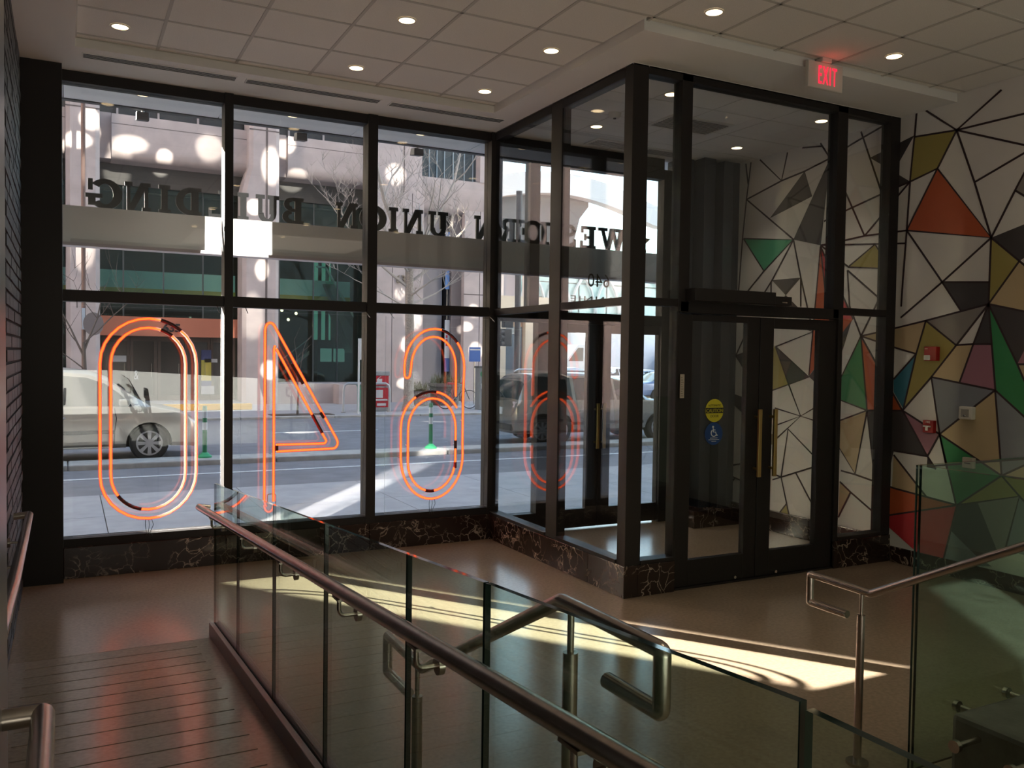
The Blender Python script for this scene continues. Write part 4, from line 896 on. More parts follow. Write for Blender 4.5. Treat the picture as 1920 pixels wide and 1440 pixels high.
# ---------------- street furniture, trees ----------------
grn = mat('bollard_green', (.02,.17,.07), .5); grn_b = mat('bollard_base_green', (.04,.36,.14), .5); refl = mat('reflective_band', (.60,.61,.62), .4)
def delineator(x, y, label):
    t = thing('delineator_post', label, 'bollard', (x,y,GZ+.085)); z = GZ+.085
    G().tube([(x,y,z),(x,y,z+.02),(x,y,z+.05),(x,y,z+.08)],[.11,.11,.075,.045],14).build('base', grn_b, t, smooth=40)
    G().tube([(x,y,z+.08),(x,y,z+.80),(x,y,z+.82)],[.036,.034,.025],12).build('post', grn, t, smooth=40)
    for a, b_ in ((.44,.56),(.63,.74)): G().tube([(x,y,z+a),(x,y,z+b_)],.038,12).build('band', refl, t, smooth=40)
delineator(1.935,14.30,'green and white flexible post on kerb beside the minivan nose')
delineator(5.80,14.30,'green and white flexible post on kerb behind the glowing six')
SZ = GZ+.055
wood = mat('pale_bark', (.34,.29,.25), .9, noise=.3, scale=30, bump=.3, bscale=60); twig = mat('pale_twigs', (.42,.37,.33), .8); wood_d = mat('dark_bark', (.10,.08,.07), .9)
def branch(g, p, d, L, r, lev, rnd, up=.25):
    pts, rad = [p], [r]; q = Vector(p); dd = Vector(d).normalized(); n = 4
    for i in range(n):
        dd = (dd + Vector((rnd.uniform(-.22,.22), rnd.uniform(-.22,.22), rnd.uniform(-.08,.16)+up*.15))).normalized()
        q = q + dd*L/n; pts.append(tuple(q)); rad.append(r*(1-.7*(i+1)/n))
    g.tube(pts, rad, 6 if r > .03 else 4, cap=False)
    if lev > 0:
        for k in range(rnd.randint(3,4) if lev > 1 else 4):
            i = rnd.randint(1,n); a = rnd.uniform(0,2*math.pi)
            side = Vector((math.cos(a), math.sin(a), rnd.uniform(.1,.8)))
            branch(g, pts[i], dd*.5+side*.8, L*rnd.uniform(.42,.66), max(.0065,rad[i]*.6+.001), lev-1, rnd, up)
def tree(x, y, label, h0, rt, forks, lev, seed, m_t, m_b, z=SZ):
    rnd = random.Random(seed); t = thing('bare_tree', label, 'tree', (x,y,z))
    g = G(); g.tube([(x,y,z),(x,y,z+.25),(x+.02,y,z+h0*.5),(x-.02,y,z+h0)],[rt*1.5,rt*1.05,rt*.95,rt*.8],12); g.build('trunk', m_t, t, smooth=60)
    for d, L, r, zf in forks:
        g = G(); branch(g, (x,y,z+h0*zf), d, L, r, lev, rnd); g.build('limb', m_b, t, smooth=60)
tree(9.16,24.4,'large bare pale tree on far pavement standing before the 635 wall',4.3,.15,[((-.35,0,1),4.6,.09,.98),((.42,.1,1),4.4,.09,.98),((-1,.1,.45),2.6,.05,.86),((1,-.2,.42),2.8,.05,.9),((-1,-.3,.2),2.0,.035,.72),((.9,.3,.25),2.2,.035,.75),((.2,-1,.4),2.0,.035,.8),((-.6,-.5,.7),2.8,.045,.95)],4,4,wood,twig)
tree(.37,23.45,'small dark bare tree beside street sign pole on far pavement',1.9,.045,[((-.5,0,1),1.6,.028,.8),((.5,0,1),1.7,.028,.9),((.9,.1,.7),1.9,.02,1.0),((-.7,.2,.6),1.1,.018,.65)],2,11,wood_d,wood_d)
tree(5.62,23.6,'thin dark sapling in square tree pit left of the bike hoop',1.1,.025,[((-.2,0,1),1.0,.014,1.0),((.3,.1,1),1.1,.014,.9)],1,5,wood_d,wood_d)
G().box(4.9,23.35,SZ,6.6,24.05,SZ+.012).build('tree_pit_soil', mat('soil', (.10,.075,.06), .95), None)
tag(bpy.data.objects['tree_pit_soil'], 'dark soil patch in far pavement around the thin sapling', 'tree pit')
t = thing('sign_pole', 'brown street pole with round sign seen edge on, before the left concrete column', 'pole', (.37,24.9,SZ))
G().cyl((.373,24.9,SZ),(.373,24.9,9.5),.052,n=10).build('pole', mat('rust_pole', (.15,.095,.08), .7), t, smooth=40)
G().prism([(.60+.24*math.cos(a*.2618),24.83+.05*math.cos(a*.2618),2.35+.30*math.sin(a*.2618)) for a in range(24)], (.005,.02,0)).build('sign_disc', mat('sign_back', (.17,.14,.14), .6), t)
G().box(.33,24.82,2.2,.41,24.85,2.75).build('sign_edge', mat('sign_pale_blue', (.42,.50,.58), .5), t)
t = thing('transit_kiosk', 'red and white transit ticket kiosk with tram emblem on far pavement', 'kiosk', (8.25,24.6,SZ))
kr = mat('kiosk_red', (.50,.02,.035), .4); kw = mat('kiosk_white', (.66,.66,.66), .5); kg = mat('kiosk_grey', (.30,.31,.32), .5)
G().box(7.93,24.45,SZ,8.55,24.85,1.02).build('cabinet', kg, t, bevel=.02)
G().box(7.90,24.42,1.02,8.58,24.88,1.15).build('top_cap', kg, t, bevel=.02)
G().box(7.95,24.44,.72,8.54,24.45,1.02).build('emblem_panel', kr, t); G().box(7.95,24.44,.30,8.54,24.45,.66).build('timetable_panel', kr, t); G().box(7.95,24.44,.08,8.54,24.45,.27).build('notice_panel', kr, t)
g = G().box(8.17,24.43,.82,8.33,24.44,.93).box(8.20,24.43,.80,8.23,24.44,.82).box(8.27,24.43,.80,8.30,24.44,.82).tube([(8.20,24.435,.93),(8.25,24.435,.97),(8.30,24.435,1.0)],.008,5).box(8.08,24.43,.755,8.42,24.44,.775)
g.build('tram_emblem', kw, t)
G().box(8.0,24.43,.275,8.5,24.44,.325).box(8.15,24.43,.36,8.36,24.44,.60).box(8.18,24.43,.12,8.46,24.44,.2).build('print', kw, t)
t = thing('bike_hoop', 'galvanised bike hoop on far kerb in front of the ticket kiosk', 'bike rack', (7.8,24.25,SZ))
G().tube([(7.10,24.25,SZ),(7.10,24.25,.60),(7.13,24.25,.74),(7.22,24.25,.80),(8.38,24.25,.80),(8.47,24.25,.74),(8.50,24.25,.60),(8.50,24.25,SZ)],.035,10).build('hoop', mat('galvanised', (.45,.46,.48), .4, .7), t, smooth=50)
for x in (7.10,8.50): G().cyl((x,24.25,SZ),(x,24.25,SZ+.01),.07,n=12).build('foot_plate', M['steel'], t)
t = thing('utility_box', 'narrow green utility box beside the ticket kiosk', 'utility box', (7.82,24.55,SZ))
G().box(7.66,24.35,SZ,7.88,24.75,.70).build('cabinet', mat('utility_green', (.03,.22,.15), .5), t, bevel=.015); G().box(7.645,24.33,.70,7.895,24.77,.74).build('lid', mat('utility_green_d', (.025,.16,.11), .5), t)
G().box(7.72,24.34,.12,7.76,24.35,.2).build('label_plate', kw, t)
t = thing('parking_meter_station', 'grey parking pay station with green badge beside the parked bicycle', 'pay station', (11.6,24.4,SZ))
G().box(11.46,24.25,SZ,11.86,24.6,1.27).build('cabinet', mat('meter_grey', (.22,.23,.24), .5), t, bevel=.02); G().box(11.44,24.23,1.27,11.9,24.62,1.33).build('cap', mat('meter_dark', (.08,.085,.09), .5), t)
G().prism([(11.58+.1*math.cos(a*.35),24.248,1.08+.1*math.sin(a*.35)) for a in range(18)], (0,-.008,0)).build('green_badge', grn, t); G().box(11.52,24.24,.62,11.64,24.25,.78).build('white_label', kw, t)
t = thing('blue_sign', 'small blue sign plate on post beyond the pay station', 'sign', (12.6,27.0,SZ))
G().box(12.36,27,1.45,12.78,27.03,1.95).build('plate', mat('plate_blue', (.05,.13,.40), .5), t); G().box(12.38,26.99,1.84,12.76,27.0,1.89).build('band', kw, t); G().cyl((12.57,27.04,SZ),(12.57,27.04,1.95),.02,n=8).build('post', M['steel'], t)
t = thing('white_sign_post', 'slim white sign post standing left of the big bare tree', 'sign post', (7.62,21.9,GZ))
x = 7.62+.02
G().cyl((7.35,23.6,SZ),(7.35,23.6,2.1),.03,n=8).build('post', kw, t, smooth=40); G().box(7.345,23.56,1.5,7.48,23.58,2.1).build('plate_edge', kw, t)
t = thing('tall_banner', 'tall narrow white and blue banner with red marks in the wall recess', 'banner', (12.5,29.4,0))  # flat panels added in place of a truck seen through a slit
G().box(12.40,29.3,1.55,12.59,29.34,2.96).build('white_cloth', kw, t); G().box(12.40,29.3,4.1,12.56,29.34,6.2).build('upper_cloth', mat('banner_blue', (.12,.25,.55), .6), t)
G().box(12.40,29.29,1.05,12.59,29.33,1.55).build('blue_foot', mat('banner_blue2', (.08,.14,.35), .6), t); G().box(12.48,29.36,-.05,12.51,29.4,6.2).build('pole', M['steel'], t)
g = G()
for z in (2.0,2.15,2.3): g.box(12.44,29.28,z,12.50,29.30,z+.1)
g.build('red_marks', kr, t)
# planter with shrub, bench rock, bicycle
sh = mat('shrub_olive', (.12,.115,.06), .9)
def planter(x, y, r, h, label, seed):
    t = thing('planter', label, 'planter', (x,y,SZ))
    G().tube([(x,y,SZ),(x,y,SZ+h*.85),(x,y,SZ+h*.86),(x,y,SZ+h)],[r*.85,r*.95,r*1.05,r*1.05],20).build('pot', mat('planter_dark', (.11,.10,.10), .7) if 'planter_dark' not in bpy.data.materials else bpy.data.materials['planter_dark'], t, smooth=40)
    rnd = random.Random(seed); g = G()
    for k in range(160):
        a = rnd.uniform(0,6.28); q = r*math.sqrt(rnd.random())*.95; z0 = SZ+h; L = rnd.uniform(.15,.42)
        p = Vector((x+q*math.cos(a), y+q*math.sin(a), z0)); tip = p+Vector((rnd.uniform(-.12,.12), rnd.uniform(-.12,.12), L))
        w = Vector((math.cos(a+1), math.sin(a+1), 0))*.02
        g.add([p-w, p+w, tip], [(0,1,2)])
    g.build('shrub', sh, t)
planter(10.35,26.8,.42,.50,'round dark planter with dry shrub directly behind the pale tree trunk',1)
planter(11.45,27.0,.55,.75,'wide dark planter with dry shrub behind the parked bicycle',2)
t = thing('bicycle', 'parked road bicycle leaning by the pay station on far pavement', 'bicycle', (11.0,25.0,SZ))
bz = SZ+.30; bk = mat('bike_black', (.03,.03,.035), .4); br = mat('bike_red', (.45,.05,.05), .4)
for x, n_ in ((10.62,'wheel'),(11.46,'wheel')):
    w_ = G().tube([(x+.29*math.cos(a*.2618),25+.02*math.sin(a*.26),bz+.29*math.sin(a*.2618)) for a in range(24)],.014,6,closed=True).build(n_, bk, t, smooth=60)
    g = G()
    for k in range(8): g.tube([(x,25,bz),(x+.28*math.cos(k*.785),25,bz+.28*math.sin(k*.785))],.003,4)
    g.build('spokes', rim_m, w_)
G().tube([(10.62,25,bz),(10.95,25,bz-.02),(11.28,25,bz+.38),(10.86,25,bz+.40),(10.95,25,bz-.02)],.016,6).build('frame', bk, t); G().tube([(10.62,25,bz),(10.86,25,bz+.40),(10.83,25,bz+.50)],.013,6).build('seat_tube', bk, t)
G().tube([(11.46,25,bz),(11.28,25,bz+.38),(11.25,25,bz+.50)],.014,6).build('fork', bk, t); G().tube([(11.20,24.85,bz+.50),(11.25,24.9,bz+.52),(11.25,25.1,bz+.52),(11.20,25.15,bz+.5)],.013,6).build('handlebar', br, t)
G().tube([(10.70,25,bz+.51),(10.95,25,bz+.50)],[.045,.02],8).build('saddle', br, t)
G().tube([(10.95+.07*math.cos(a*.52),24.97,bz-.02+.07*math.sin(a*.52)) for a in range(12)],.008,5,closed=True).build('chainring', rim_m, t)
t = thing('traffic_signal', 'black traffic signal head on dark pole seen past the vestibule corner', 'traffic signal', (14.3,27,SZ))
G().cyl((14.22,27,SZ),(14.22,27,7.5),.11,n=10).build('pole', mat('signal_pole', (.075,.06,.06), .5), t, smooth=40)
h_ = G().box(13.62,26.85,2.0,13.95,27.15,2.62).build('signal_head', mat('signal_black', (.02,.022,.025), .4), t, bevel=.04)
for z in (2.1,2.31,2.52): G().cyl((13.64,26.95,z),(13.50,26.93,z),.10,n=12).build('visor', bpy.data.materials['signal_black'], h_, smooth=40)
G().box(13.62,26.85,2.66,14.0,27.1,2.9).build('walk_signal', bpy.data.materials['signal_black'], t, bevel=.03); G().cyl((13.8,27,2.45),(14.25,27,2.45),.03,n=8).build('bracket', M['steel'], t)

# ---------------- far down the street ----------------
cream = mat('cream_storefront', (.62,.50,.38), .7); orb = mat('orange_brick', (.50,.27,.15), .8, noise=.1); plc = mat('pale_concrete', (.62,.60,.60), .8)
t = thing('orange_building', 'orange brick building with cream columns in the sunlit side street', 'building', (22,52,GZ))
G().box(17,50.5,-.1,30,58,5.2).build('wall', orb, t)
for x in (18.2,20.4,22.6,24.8,27.0,29.2): G().box(x,50.1,-.1,x+.75,50.6,4.3).build('column', cream, t)
G().box(17,50.0,4.3,30,50.6,5.6).build('cornice', cream, t)
for x in (19.05,21.25,23.45,25.65,27.85): G().box(x,50.42,.3,x+1.25,50.5,3.6).build('window', mat('shop_glass', (.09,.12,.15), .08) if 'shop_glass' not in bpy.data.materials else bpy.data.materials['shop_glass'], t)
t = thing('glass_arcade', 'pale glass arcade with white arched ribs above the orange building', 'arcade', (36,66,GZ))
ag = mat('arcade_glass', (.55,.68,.66), .12); aw = mat('arcade_white', (.75,.76,.75), .5)
for k in range(10):
    for j in range(3): G().box(26+k*3.0+.06,66,5.6+j*1.35,28.9+k*3.0,66.1,6.85+j*1.35).build('glass_pane', ag, t)
for k in range(9): G().tube([(27+k*2.6+2.6*math.cos(math.pi*(1-a/10)),65.7,5.4+4.0*math.sin(math.pi*a/10)) for a in range(11)],.14,6).build('arch_rib', aw, t, smooth=50)
G().box(26,65.6,9.6,56,66.2,10.0).build('roof_beam', aw, t); G().box(26,66.2,-.1,56,70,9.6).build('hall_body', plc, t)
t = thing('curved_overpass', 'pale curved concrete bridge with a broad arched opening high behind the vestibule', 'bridge', (34,60,GZ))
g = G(); pts_o = []; N = 26
for i in range(N+1):
    u = i/N; x = 26+u*22; top = 14.6+1.9*math.sin(math.pi*min(1,u*1.15)); pts_o.append((x, top))
for (x0, z0), (x1, z1) in zip(pts_o, pts_o[1:]):
    g.hexa([(x0,60,z0-1.7),(x1,60,z1-1.7),(x1,61,z1-1.7),(x0,61,z0-1.7),(x0,60,z0),(x1,60,z1),(x1,61,z1),(x0,61,z0)])
g.build('parapet', plc, t, smooth=30)
g = G()
for (x0, z0), (x1, z1) in zip(pts_o[:17], pts_o[1:18]):
    def lim(x): 
        e = (x-42.2)/5.2
        return 10.0 if x < 37.2 else max(10.0, 10.2+5.4*math.sqrt(max(0,1-e*e)))
    a, c = lim(x0), lim(x1)
    if z0-1.7 > a+.05 and z1-1.7 > c+.05: g.hexa([(x0,61,a),(x1,61,c),(x1,62,c),(x0,62,a),(x0,61,z0-1.7),(x1,61,z1-1.7),(x1,62,z1-1.7),(x0,62,z0-1.7)])
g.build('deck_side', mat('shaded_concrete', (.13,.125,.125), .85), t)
for x in (27.0,33.0,47.5): G().box(x,61.0,-.1,x+.9,61.9,13.2).build('pier', plc, t)
for x in (33.5,35.0,36.4): G().box(x,60.9,9.9,x+.08,61.0,14.0).build('drip_joint', plc, t)
t = thing('pale_tower', 'pale sunlit tower slice beside the end of the pinkish building', 'building', (31,62,GZ))
G().box(29.6,62.5,-.1,31.6,65,17.5).build('shaft', plc, t); G().box(31.7,63,-.1,33.0,65.2,16).build('side_shaft', mat('lilac_concrete', (.42,.40,.44), .8), t); G().box(28.0,63,-.1,29.5,65.2,12.6).build('low_wing', orb, t)

# added spots standing in for sunlight thrown back by our own building's glass
def glint(px, py, pz, size, e, tx, tz, sx=None, ty=29.0):
    l = bpy.data.lights.new('window_glint','SPOT'); l.energy = e; l.color = (1,.93,.80); l.spot_size = math.radians(size); l.spot_blend = .7; l.shadow_soft_size = .02
    o = bpy.data.objects.new('window_glint', l); COL.objects.link(o); o.location = (px,py,pz)
    o.rotation_euler = (Vector((px,py,pz))-Vector((tx,ty,tz))).to_track_quat('Z','Y').to_euler(); o.scale = (1,1.0 if sx is None else sx,1)
for k, (tx, tz, s_, e, sx) in enumerate([(.25,7.85,2.6,1,.6),(.62,8.5,2.0,.9,1),(1.75,8.15,3.2,.7,.5),(1.45,7.75,2.2,.6,1),(2.75,7.85,1.5,1.0,1),(4.1,8.3,2.6,.5,1),(5.95,7.7,2.0,.9,1.8),(6.55,8.75,1.8,1.0,1),(6.95,7.75,2.2,.7,.6),(5.4,6.3,1.5,1.1,1),(5.65,4.25,1.3,1.0,1.4),(5.35,2.7,2.0,.5,1.8),(5.9,.95,1.6,1.0,1),(11.0,2.9,2.0,.9,1),(10.75,2.0,1.3,1.3,1),(13.5,1.8,1.5,1.2,1),(13.1,2.7,1.6,1.0,.6),(10.7,.6,1.6,1.0,.6),(9.95,9.5,2.0,.9,1),(10.3,8.0,2.2,.8,1),(10.5,3.8,1.2,.8,1),(.4,4.6,2.0,.5,1.8),(13.4,3.3,1.3,.8,1)]):
    glint(tx*.8+1+(k % 3)*.5, 7.6, 12.5+(k % 4)*1.1, s_, 70000*e, tx, tz, sx)
glint(4.5, 8.3, 9.0, 3.2, 30000, 4.6, -.1, .5, 19.0); glint(5, 8.3, 9.0, 3.0, 22000, 8.6, -.1, .3, 21.0)
# ---------------- ramp balustrade ----------------
def ztop(y): return .888+(5.33-y)*.0832 if y > .8 else 1.266+(.8-y)*.012
bal = thing('glass_balustrade', 'frameless green tinted glass balustrade of several panels along the ramp', 'balustrade', (.77,3,0))
js = [5.26,4.485,3.627,2.819,2.036,1.581,.72,-.20,-1.0]
for ya, yb in zip(js, js[1:]):
    a, c = ya-.005, yb+.005
    za, zc = max(.012, zr(min(ya,5.19))+.02), max(.012, min(.374,zr(max(yb,.7)))+.02)
    lift = 0 if yb > .7 else -.006
    x0, x1 = .764, .777
    p = [(x0,a,za),(x1,a,za),(x1,c,zc),(x0,c,zc),(x0,a,ztop(a)+lift),(x1,a,ztop(a)+lift),(x1,c,ztop(c)+lift),(x0,c,ztop(c)+lift)]
    g = G(); g.hexa(p); g.mi = [1,1,1,0,1,0]      # bottom, top, ends take the edge material
    g.build('glass_panel', [M['rail_glass'], M['rail_edge']], bal)
sh_ = struct('trim_6')
def slope_box(x0, x1, ya, yb, lo, hi, m_, nm, par_):
    z = lambda y: zr(min(max(y,.7),5.19))
    return G().hexa([(x0,ya,z(ya)+lo),(x1,ya,z(ya)+lo),(x1,yb,z(yb)+lo),(x0,yb,z(yb)+lo),(x0,ya,z(ya)+hi),(x1,ya,z(ya)+hi),(x1,yb,z(yb)+hi),(x0,yb,z(yb)+hi)]).build(nm, m_, par_, bevel=.003)
for y0, y1 in ((5.24,.7),(.7,-1.0)):
    slope_box(.735,.760,y0,y1,-.02,.075,M['shoe'],'shoe_side',bal); slope_box(.781,.806,y0,y1,-.25,.075,M['shoe'],'shoe_side',bal)
    slope_box(.760,.764,y0,y1,.03,.070,M['groove'],'gasket',bal); slope_box(.777,.781,y0,y1,.03,.070,M['groove'],'gasket',bal)
bpy.data.objects.remove(sh_)
def arcpts(c, a, b, r=.03, n=5):
    """round the corner c between a and b"""
    c, a, b = Vector(c), Vector(a), Vector(b); u = (a-c).normalized(); v = (b-c).normalized(); p0, p1 = c+u*r, c+v*r
    return [tuple((1-t)**2*p0+2*t*(1-t)*c+t*t*p1) for t in [i/(n-1) for i in range(n)]]
def bent(pts, r=.03):
    o = [pts[0]]
    for i in range(1, len(pts)-1): o += arcpts(pts[i], pts[i-1], pts[i+1], r)
    return o+[pts[-1]]
hr = thing('ramp_handrail', 'round bronze steel handrail held on brackets inside the ramp glass balustrade', 'handrail', (.70,3,.9))
zh = lambda y: .742+(5.3-y)*.0825
G().tube(bent([(.764,5.42,zh(5.42)-.012),(.70,5.42,zh(5.42)),(.70,.70,zh(.70)),(.70,-.6,zh(.70)+.01)],.012), .0205, 16).build('rail', M['steel'], hr, smooth=50)
for y in (4.90,3.99,3.19,2.42,1.80,1.12,.3):
    z = zh(max(y,.7))
    b_ = G().tube(bent([(.70,y,z-.018),(.70,y,z-.075),(.752,y,z-.075)],.022), .0065, 8).build('bracket', M['steel'], hr, smooth=50)
    G().cyl((.750,y,z-.075),(.764,y,z-.075),.022,n=16).build('bracket_disc', M['steel'], b_, smooth=40)
    G().box(.688,y-.03,z-.026,.712,y+.03,z-.019).build('saddle', M['steel'], b_)
# wall handrails beside the brick wall
wr_ = thing('wall_handrail', 'pinkish steel handrail running down the brick wall beside the ramp', 'handrail', (-.2,4.5,.8))
G().tube(bent([(XL,5.68,.702),(-.20,5.68,.708),(-.16,3.2,.90),(-.15,2.2,.985)],.015), .0205, 14).build('rail', M['steel'], wr_, smooth=50)
for y, x, z in ((4.95,-.187,.765),(4.1,-.176,.83),(3.2,-.16,.90)):
    b_ = G().tube(bent([(x,y,z-.018),(x,y,z-.07),(XL+.01,y,z-.07)],.02), .006, 8).build('bracket', M['steel'], wr_, smooth=50)
    G().cyl((XL+.004,y,z-.07),(XL+.022,y,z-.07),.024,n=14).build('bracket_disc', M['steel'], b_, smooth=40)
w2 = thing('panel_handrail', 'short near steel handrail with square return into the grey wall panel', 'handrail', (-.05,1.5,1))
G().tube(bent([(-.112,1.83,.978),(-.043,1.83,.978),(-.036,.75,1.066),(-.036,-.3,1.08)],.01), .0205, 14).build('rail', M['steel'], w2, smooth=50)
for y in (1.33,.4):
    z = .978+(1.83-y)*.08
    b_ = G().tube(bent([(-.04,y,z-.018),(-.04,y,z-.07),(-.112,y,z-.07)],.02), .006, 8).build('bracket', M['steel'], w2, smooth=50)
    G().cyl((-.114,y,z-.07),(-.10,y,z-.07),.022,n=14).build('bracket_disc', M['steel'], b_, smooth=40)
# stair handrails with loop ends
def stair_rail(x, label, r=.0165):
    t = thing('stair_handrail', label, 'handrail', (x,2.0,0))
    G().tube(bent([(x,2.50,.605),(x,2.705,.605),(x,2.705,.728),(x,2.384,.722),(x,1.582,1.140),(x,1.225,1.143),(x,1.225,1.028),(x,1.40,1.028)],.010), r, 14).build('rail', M['steel'], t, smooth=50)
    for y, zt, zb in ((2.43,.722,0.0),(1.54,1.140,.374)):
        p = G().tube([(x,y,zt-.012),(x,y,zt-.105)], .0075, 10).build('pin', M['steel'], t, smooth=50)
        G().tube([(x,y,zt-.10),(x,y,zb)], .0165, 14).build('post', M['steel'], t, smooth=50)
        G().cyl((x,y,zb),(x,y,zb+.012),.045,n=16).build('base_flange', M['steel'], t, smooth=40)
stair_rail(.95, 'brushed steel stair handrail with loop ends, seen through the ramp glass')
stair_rail(2.90, 'brushed steel stair handrail with loop end, in front of the guard glass')

# guard glass and stone plinth
gg = thing('guard_glass', 'tall green guard glass panel beside the stair handrail, left of the stone plinth', 'glass guard', (3.05,.6,0))
g2 = thing('guard_glass', 'tall green guard glass panel facing the window wall behind the stone plinth', 'glass guard', (4.5,2.29,0))
def pane(t, x0, y0, x1, y1, z0, z1, faces):
    g = G(); g.box(x0,y0,z0,x1,y1,z1); g.mi = faces; return g.build('glass_panel', [M['rail_glass'], M['rail_edge']], t)
pane(gg,3.04,-1.0,3.053,2.30,.0,1.252,[1,1,1,0,1,0]); pane(g2,3.062,2.288,6.06,2.30,.0,1.252,[1,1,0,1,0,1])
pl = G().box(3.17,-.5,0,6.06,2.205,.252).build('stone_plinth', M['stone'], None, bevel=.022)
tag(pl, 'low dark stone plinth with rounded edges behind the guard glass', 'plinth')
for y in (2.085,1.865,1.2):
    s_ = G().cyl((3.17,y,.19),(3.055,y,.19),.013,n=12).build('standoff', M['steel'], gg, smooth=40); G().cyl((3.04,y,.19),(3.02,y,.19),.024,n=20).build('standoff_cap', M['steel'], s_, smooth=40)
for x in (3.36,3.70,4.6,5.5):
    s_ = G().cyl((x,2.205,.205),(x,2.288,.205),.013,n=12).build('standoff', M['steel'], g2, smooth=40); G().cyl((x,2.30,.205),(x,2.318,.205),.024,n=20).build('standoff_cap', M['steel'], s_, smooth=40)

# ---------------- neon numerals hung inside the windows ----------------
neon = emit('neon_core', (1.0,.105,.010), 5.2); off = mat('blackout_sleeve', (.05,.006,.004), .4)
halo = bpy.data.materials.new('neon_glass_tube'); halo.use_nodes = True; t_ = halo.node_tree; t_.nodes.remove(t_.nodes['Principled BSDF'])  # glass tube with the neon's bloom put in as a red glow
a_ = t_.nodes.new('ShaderNodeBsdfTransparent'); e_ = t_.nodes.new('ShaderNodeEmission'); e_.inputs[0].default_value = (1,.035,.02,1); e_.inputs[1].default_value = .6
m_ = t_.nodes.new('ShaderNodeMixShader'); m_.inputs[0].default_value = .36
df_ = t_.nodes.new('ShaderNodeBsdfTranslucent'); m2_ = t_.nodes.new('ShaderNodeMixShader'); m2_.inputs[0].default_value = .22
t_.links.new(a_.outputs[0], m2_.inputs[1]); t_.links.new(df_.outputs[0], m2_.inputs[2]); t_.links.new(m2_.outputs[0], m_.inputs[1]); t_.links.new(e_.outputs[0], m_.inputs[2]); t_.links.new(m_.outputs[0], t_.nodes['Material Output'].inputs[0])
YN = 6.79
def P3(q): return [(x,YN,z) for x, z in q]
def ell(cx, cz, rx, rz, a0, a1, n=14): return [(cx+rx*math.cos(math.radians(a0+(a1-a0)*i/n)), cz+rz*math.sin(math.radians(a0+(a1-a0)*i/n))) for i in range(n+1)]
def stadium(x0, x1, z0, z1, rz):
    cx, rx = (x0+x1)/2, (x1-x0)/2
    return ell(cx,z1-rz,rx,rz,0,180)+ell(cx,z0+rz,rx,rz,180,360)
def tube_obj(nm, q, t, closed=False):
    o = G().tube(P3(q), .0062, 8, closed=closed).build(nm, neon, t, smooth=60)
    G().tube(P3(q), .0125, 10, closed=closed, cap=False).build('glass_sleeve', halo, o, smooth=60)
    return o
def sleeve(t, a, b):
    G().tube(P3([a, b]) if not isinstance(a, list) else P3(a), .0135, 8).build('blackout_sleeve', off, t, smooth=60)
def acrylic(x0, x1, t, z0=.33, z1=1.985):
    g = G().box(x0,YN+.05,z0,x1,YN+.056,z1); g.mi = [1,1,0,1,0,1]
    g.build('acrylic_sheet', [M['acrylic'], M['acry_edge']], t)
    for x in (x0+.03, x1-.03):
        G().cyl((x,YN+.053,z1-.02),(x,W0+.02,z1+.06),.003,n=6).build('hanging_wire', M['steel'], t)
def clips(t, pts):
    for x, z in pts: G().cyl((x,YN+.012,z),(x,YN+.052,z),.005,n=8).build('tube_clip', M['acry_edge'], t)
def wires(t, x, z, n=3, s=1):
    for k in range(n): G().tube([(x+(k-1)*.02,YN,z),(x+(k-1)*.028+.008*s,YN+.01,z-.05),(x+(k-1)*.012,YN+.02,z-.11),(x+(k-1)*.02+.012,YN+.03,.30)],.0022,5).build('supply_wire', trim_b, t)
z0 = thing('neon_numeral', 'glowing orange neon zero of two nested tubes in the window nearest the brick wall', 'neon sign', (.53,YN,.43))
tube_obj('outer_tube', stadium(.205,.858,.435,1.905,.33), z0, True); tube_obj('inner_tube', stadium(.275,.782,.502,1.838,.265), z0, True)
acrylic(.03,1.04,z0); clips(z0, [(.205,1.27),(.858,.9),(.275,1.0),(.782,1.2)]); wires(z0,.525,.435)
sleeve(z0, ell(.53,1.575,.327,.33,48,76,6), 0); sleeve(z0, ell(.53,1.573,.254,.265,52,72,6), 0); sleeve(z0, ell(.53,.767,.254,.265,215,258,8), 0)
z4 = thing('neon_numeral', 'glowing orange neon four made of nested tubes in the middle window', 'neon sign', (1.62,YN,.42))
o4 = [(1.375,.46)]+[(1.362,.50),(1.362,1.84)]+ell(1.402,1.84,.04,.06,180,40,8)+[(1.93,.985)]+ell(1.905,.945,.038,.045,40,-90,8)+[(1.455,.893)]
i4 = [(1.432,.50),(1.432,1.70),(1.440,1.725)]
i4b = [(1.448,1.70),(1.838,.985)]+ell(1.826,.965,.022,.022,40,-90,6)+[(1.452,.946)]
tube_obj('outer_tube', o4, z4); tube_obj('upright_tube', i4, z4); tube_obj('inner_tube', i4b, z4)
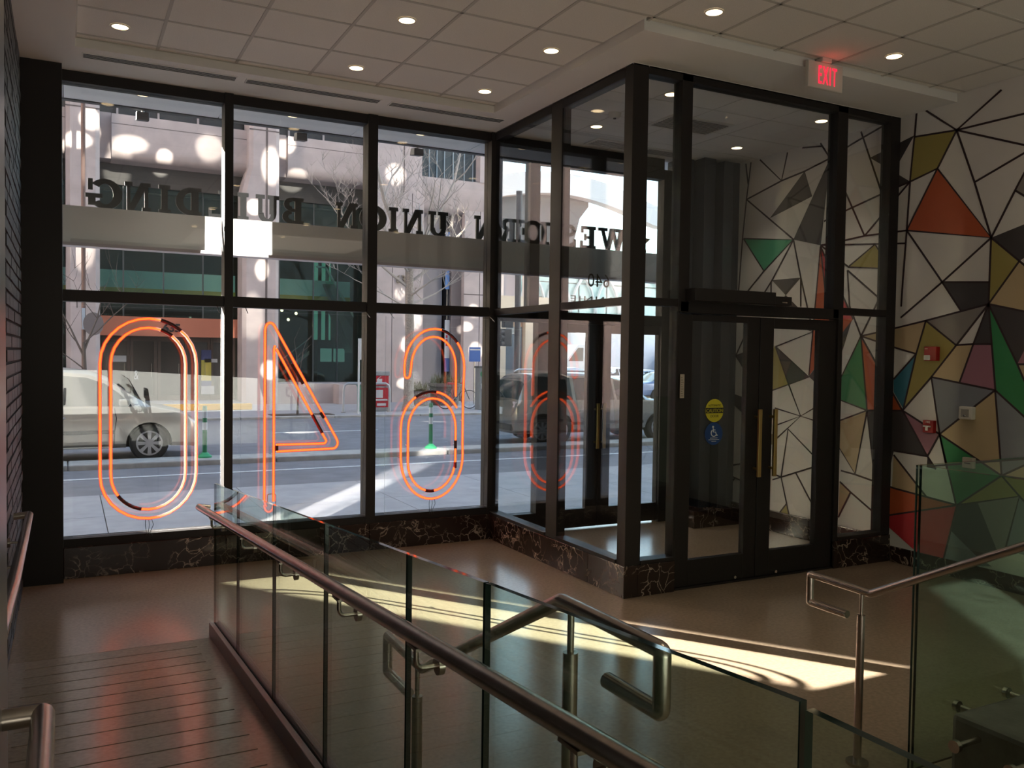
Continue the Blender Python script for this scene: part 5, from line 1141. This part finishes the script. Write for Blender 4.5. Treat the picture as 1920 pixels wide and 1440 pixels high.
tube_obj('foot_tube', ell(1.397,.475,.035,.055,180,360,10), z4)
acrylic(1.19,2.215,z4); clips(z4, [(1.362,1.2),(1.432,.8),(1.66,1.42),(1.70,.893)]); wires(z4,1.40,.43)
sleeve(z4, (1.565,1.585), (1.66,1.425)); sleeve(z4, (1.735,1.18), (1.815,1.03)); sleeve(z4, (1.455,.90), (1.455,.94)); sleeve(z4, (1.80,1.195),(1.83,1.15))
G().tube(bent(P3([(1.385,.47),(1.385,.56),(1.45,.56),(1.45,.44)]),.015),.004,6).build('mounting_loop', M['steel'], z4, smooth=50)
z6 = thing('neon_numeral', 'glowing orange neon six of nested tubes in the window next to the vestibule', 'neon sign', (2.77,YN,.43))
tube_obj('outer_tube', [(2.512,1.50)]+ell(2.785,1.56,.275,.33,180,0,18)+[(3.052,1.3),(3.052,.9)]+ell(2.770,.80,.285,.365,0,-180,18)+[(2.483,.98)]+ell(2.76,1.05,.277,.305,180,32,14), z6)
tube_obj('inner_tube', [(2.560,1.50)]+ell(2.775,1.56,.205,.262,180,0,16)+[(2.982,1.31)], z6)
tube_obj('loop_tube', stadium(2.548,2.985,.502,1.297,.26), z6, True)
tube_obj('terminal_tube', ell(2.536,1.50,.024,.03,180,360,8), z6)
acrylic(2.36,3.345,z6); clips(z6, [(3.052,1.1),(2.483,.8),(2.985,.9),(2.548,.9)]); wires(z6,2.77,.44)
sleeve(z6, ell(2.785,1.56,.275,.33,78,42,6), 0); sleeve(z6, ell(2.76,1.05,.277,.305,122,82,6), 0); sleeve(z6, (2.985,.93),(2.985,.86)); sleeve(z6, (2.985,.74),(2.985,.69)); sleeve(z6, ell(2.766,.762,.218,.26,255,275,5), 0)

# the sheets hang close to the glass
KN = 1.0206
for z_ in (z0, z4, z6):
    st_ = list(z_.children)
    while st_:
        o = st_.pop(); st_ += list(o.children)
        for v in o.data.vertices: v.co = (v.co.x*KN, v.co.y+.14 if o.name.split('.')[0] != 'hanging_wire' else v.co.y+.02, 1.67+(v.co.z-1.67)*KN)
